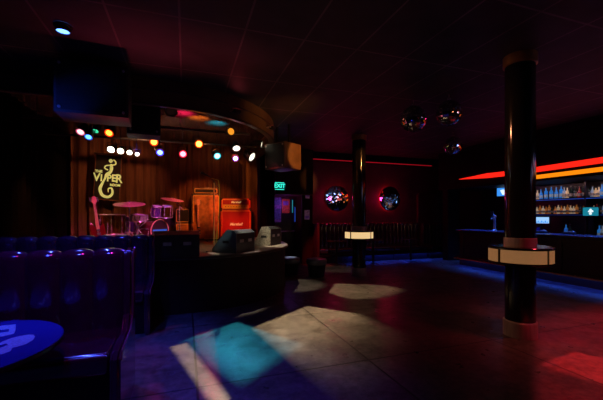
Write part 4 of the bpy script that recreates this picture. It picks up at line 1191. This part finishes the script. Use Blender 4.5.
spot('microphone spot', (1.2, 4.6, 3.1), at_d(214, 5.95, 1.7), (1, .6, .3), 90, 24, .5)
spot('white far monitor spot', (1.35, 6.6, 3.1), (1.95, 6.9, 1.0), (1, .85, .6), 190, 26, .5)
# upward spots added to give the coloured lamp reflections on the stage ceiling
for nm, px, py, c, e in (('pink ceiling glow', 184, 112, (1, .02, .12), 4.0), ('orange ceiling glow', 199, 117, (1, .22, .02), 3.0), ('cyan ceiling glow', 217, 122, (.02, .6, .8), 2.2)):
    p = at_z(px, py, 3.535); spot(nm, (p.x, p.y, 3.27), (p.x, p.y + .1, 3.6), c, e * 9, 90, .9, .02)
# profile spots framed on the dance floor
L1 = at_d(254, 6.7, py=152); L2 = at_d(238, 6.7, py=150); L3 = at_d(219, 6.35, py=157)
framed_spot('cyan framed spot', L3, [(187, 339.5), (237, 322), (302, 344), (250, 378)], (.03, .5, .68), 820, edges_soft=[.02, .02, .03, .08])
framed_spot('warm framed spot left', L2, [(170.5, 347), (187, 343), (215, 380), (208, 398)], (1, .7, .45), 1100, edges_soft=[.01, .012, .15, .012])
framed_spot('warm framed spot', L1, [(257, 326), (307.5, 306), (354, 313), (376, 322), (352, 352), (318, 372)], (1, .72, .42), 1150, edges_soft=[.01, .01, .05, .2, .28, .08])
framed_spot('warm framed far spot', at_d(262, 7.0, py=146), [(329, 292.5), (335, 283.5), (383, 285), (402, 289), (385, 297), (350, 299)], (1, .72, .42), 560, edges_soft=[.008, .01, .03, .06, .06, .03])
framed_spot('far warm floor spot', at_d(262, 7.0, py=147), [(318, 264), (352, 266), (352, 273), (322, 272)], (1, .8, .6), 120, soft=.02)
framed_spot('red framed spot', (5.4, 1.7, 3.45), [(541, 365), (574, 352), (640, 366), (640, 396)], (1, .025, .03), 1250, edges_soft=[.012, .012, .03, .03])
framed_spot('red floor wash', (5.6, 1.9, 3.45), [(538, 318), (650, 300), (660, 420), (538, 420)], (1, .02, .05), 460, edges_soft=[.15, .1, .1, .03])  # left edge of the beam mask stands in for the column's shadow
spot('faint red floor wash', (4.6, 1.9, 3.4), (4.6, 2.9, 0), (1, .03, .06), 90, 70, 1.0)
framed_spot('red floor glint', at_d(262, 7.0, py=147), [(381, 297), (394, 297), (395, 320), (380, 320)], (1, .02, .03), 160, soft=.03)  # added beam stands in for a red reflection on the floor
framed_spot('pink framed spot', L2, [(196, 334), (212, 330), (219, 400), (203, 400)], (1, .07, .12), 260, soft=.02)
framed_spot('red booth floor spot', (-.2, 5.0, 3.1), [(150, 383), (162, 383), (163, 405), (146, 405)], (1, .02, .03), 90, soft=.02)
spot('violet floor wash', (0.2, 4.9, 3.1), floor_pt(190, 385), (.08, .04, 1), 150, 60, 1.0)
# red uplight from the header wash lights, plus an unseen added ceiling spot
for k, (i, e) in enumerate(((9, 10), (17, 8))):
    x, y = arcpt(i); nx, ny = math.sin(PI / 2 * i / 28), -math.cos(PI / 2 * i / 28)
    loc = Vector((x + nx * .11, y + ny * .11, 3.30))
    t = thing('wash_light', ('small black wash light on the curved header, nearer the loudspeakers', 'small black wash light on the curved header, nearer the exit')[k], 'light', loc, math.atan2(ny, nx) + PI / 2, 'wash lights on the curved header')
    b = nbm(); add_box(b, (-.06, -.045, -.03), (.06, .045, .03), .012); obj('housing', b, 'black', t)
    b = nbm(); add_tube(b, [(-.07, 0, 0), (-.075, .06, 0), (-.07, .10, 0), (.07, .10, 0), (.075, .06, 0), (.07, 0, 0)], .008, 6); obj('bracket', b, 'steel', t)
    b = nbm(); add_box(b, (-.05, -.035, .03), (.05, .035, .034)); obj('lens', b, glow('dim red lens %d' % k, (.6, .05, .05), .3), t, smooth=False)
    spot('red header uplight', loc + Vector((0, 0, .045)), loc + Vector((nx * 1.6, ny * 1.6, .45)), (1, .10, .12), e * .12, 140, 1.0, .03)
spot('added red ceiling spot', (-.75, 5.62, .95), (-.2, 3.2, 3.6), (1, .09, .14), 120, 76, 1.0, .05)  # unseen spot behind the bench, added to redden the ceiling
spot('magenta booth fill', (-.6, 2.2, 3.4), (-1.0, 3.0, .58), (.8, .02, .5), 42, 46, .9, .04)
spot('red booth end spot', (1.6, 4.6, 2.9), (-.6, 4.0, .8), (1, .03, .05), 60, 34, .7, .04)
# exit corner, hung speaker and far wall
spot('orange side spot', (3.4, 5.0, 3.3), at_d(294, 7.7, py=157), (1, .34, .06), 420, 17, .5)
spot('warm stage ceiling spot', (-.9, 7.0, 2.6), (-.3, 7.2, 3.54), (1, .42, .25), 50, 120, .9)  # unseen upward spot added to lift the stage ceiling
spot('pink drum front spot', (.6, 5.2, 3.15), at_d(157, 8.0, 1.2), (1, .32, .3), 130, 13, .5)  # unseen spot added to bring out the bass drum hoop
spot('copper header spot', (3.2, 3.6, 2.2), (1.6, 6.6, 3.4), (1, .4, .12), 170, 34, .9)  # unseen spot added to warm the outside of the header
spot('pink speaker edge spot', at_d(255, 6.8, py=160), at_d(275, 7.5, py=169), (1, .1, .15), 14, 24, .6)
spot('red column streak', (1.6, 6.4, 3.1), at_d(359, 8.66, py=200), (1, .28, .06), 60, 26, .6)
spot('warm column spot', (5.0, 3.6, 3.45), at_d(359, 8.66, 2.95), (1, .36, .08), 420, 9, .6, .05)  # unseen spot added where its reflection streaks the far column
spot('brown near column spot', (1.9, 4.4, 3.1), at_d(520, 4.33, 1.9), (1, .35, .15), 60, 80, .8, .05)
point('red wall glow left', at_y(337, 10.1, py=198), (1, .01, .13), 6)
point('red wall glow right', at_y(390, 10.1, py=198), (1, .01, .13), 4.5)
spot('blue loudspeaker corner spot', (-2.5, 4.2, 2.2), (-1.5, 4.87, 2.9), (.02, .08, 1), 110, 24, .8, .03)  # unseen spot added to tint the loudspeaker corner blue
spot('red divider spot', (3.2, 8.2, 2.9), (3.84, 9.5, .6), (1, .02, .03), 150, 22, .6, .03)  # unseen spot added to redden the divider edge
spot('blue stool spot', (4.3, 7.6, 3.3), at_d(316.5, 8.5, .45), (.02, .22, 1), 900, 9, .5, .03)  # unseen spot added for the blue glint on this stool
spot('white stool spot', (3.2, 7.9, 3.3), at_d(290, 8.75, .45), (.7, .85, 1), 400, 7, .5, .03)  # unseen spot added for the white glint on this stool
point('violet exit glow', (3.0, 10.1, 1.9), (.5, .12, 1), 2.0)
# bar
area('bar shelf light', (9.2, 5.5, 2.37), (9.5, 5.5, 1.0), (.12, .35, 1), 3, .1, 5)
area('bar back warm light', (9.3, 5.2, 2.36), (9.7, 5.2, 1.6), (1, .45, .2), 3, .06, 4)
area('bar top blue light', (8.35, 5.2, 2.37), (8.35, 5.2, 1.0), (.03, .14, 1), 80, .1, 6.5, 70)
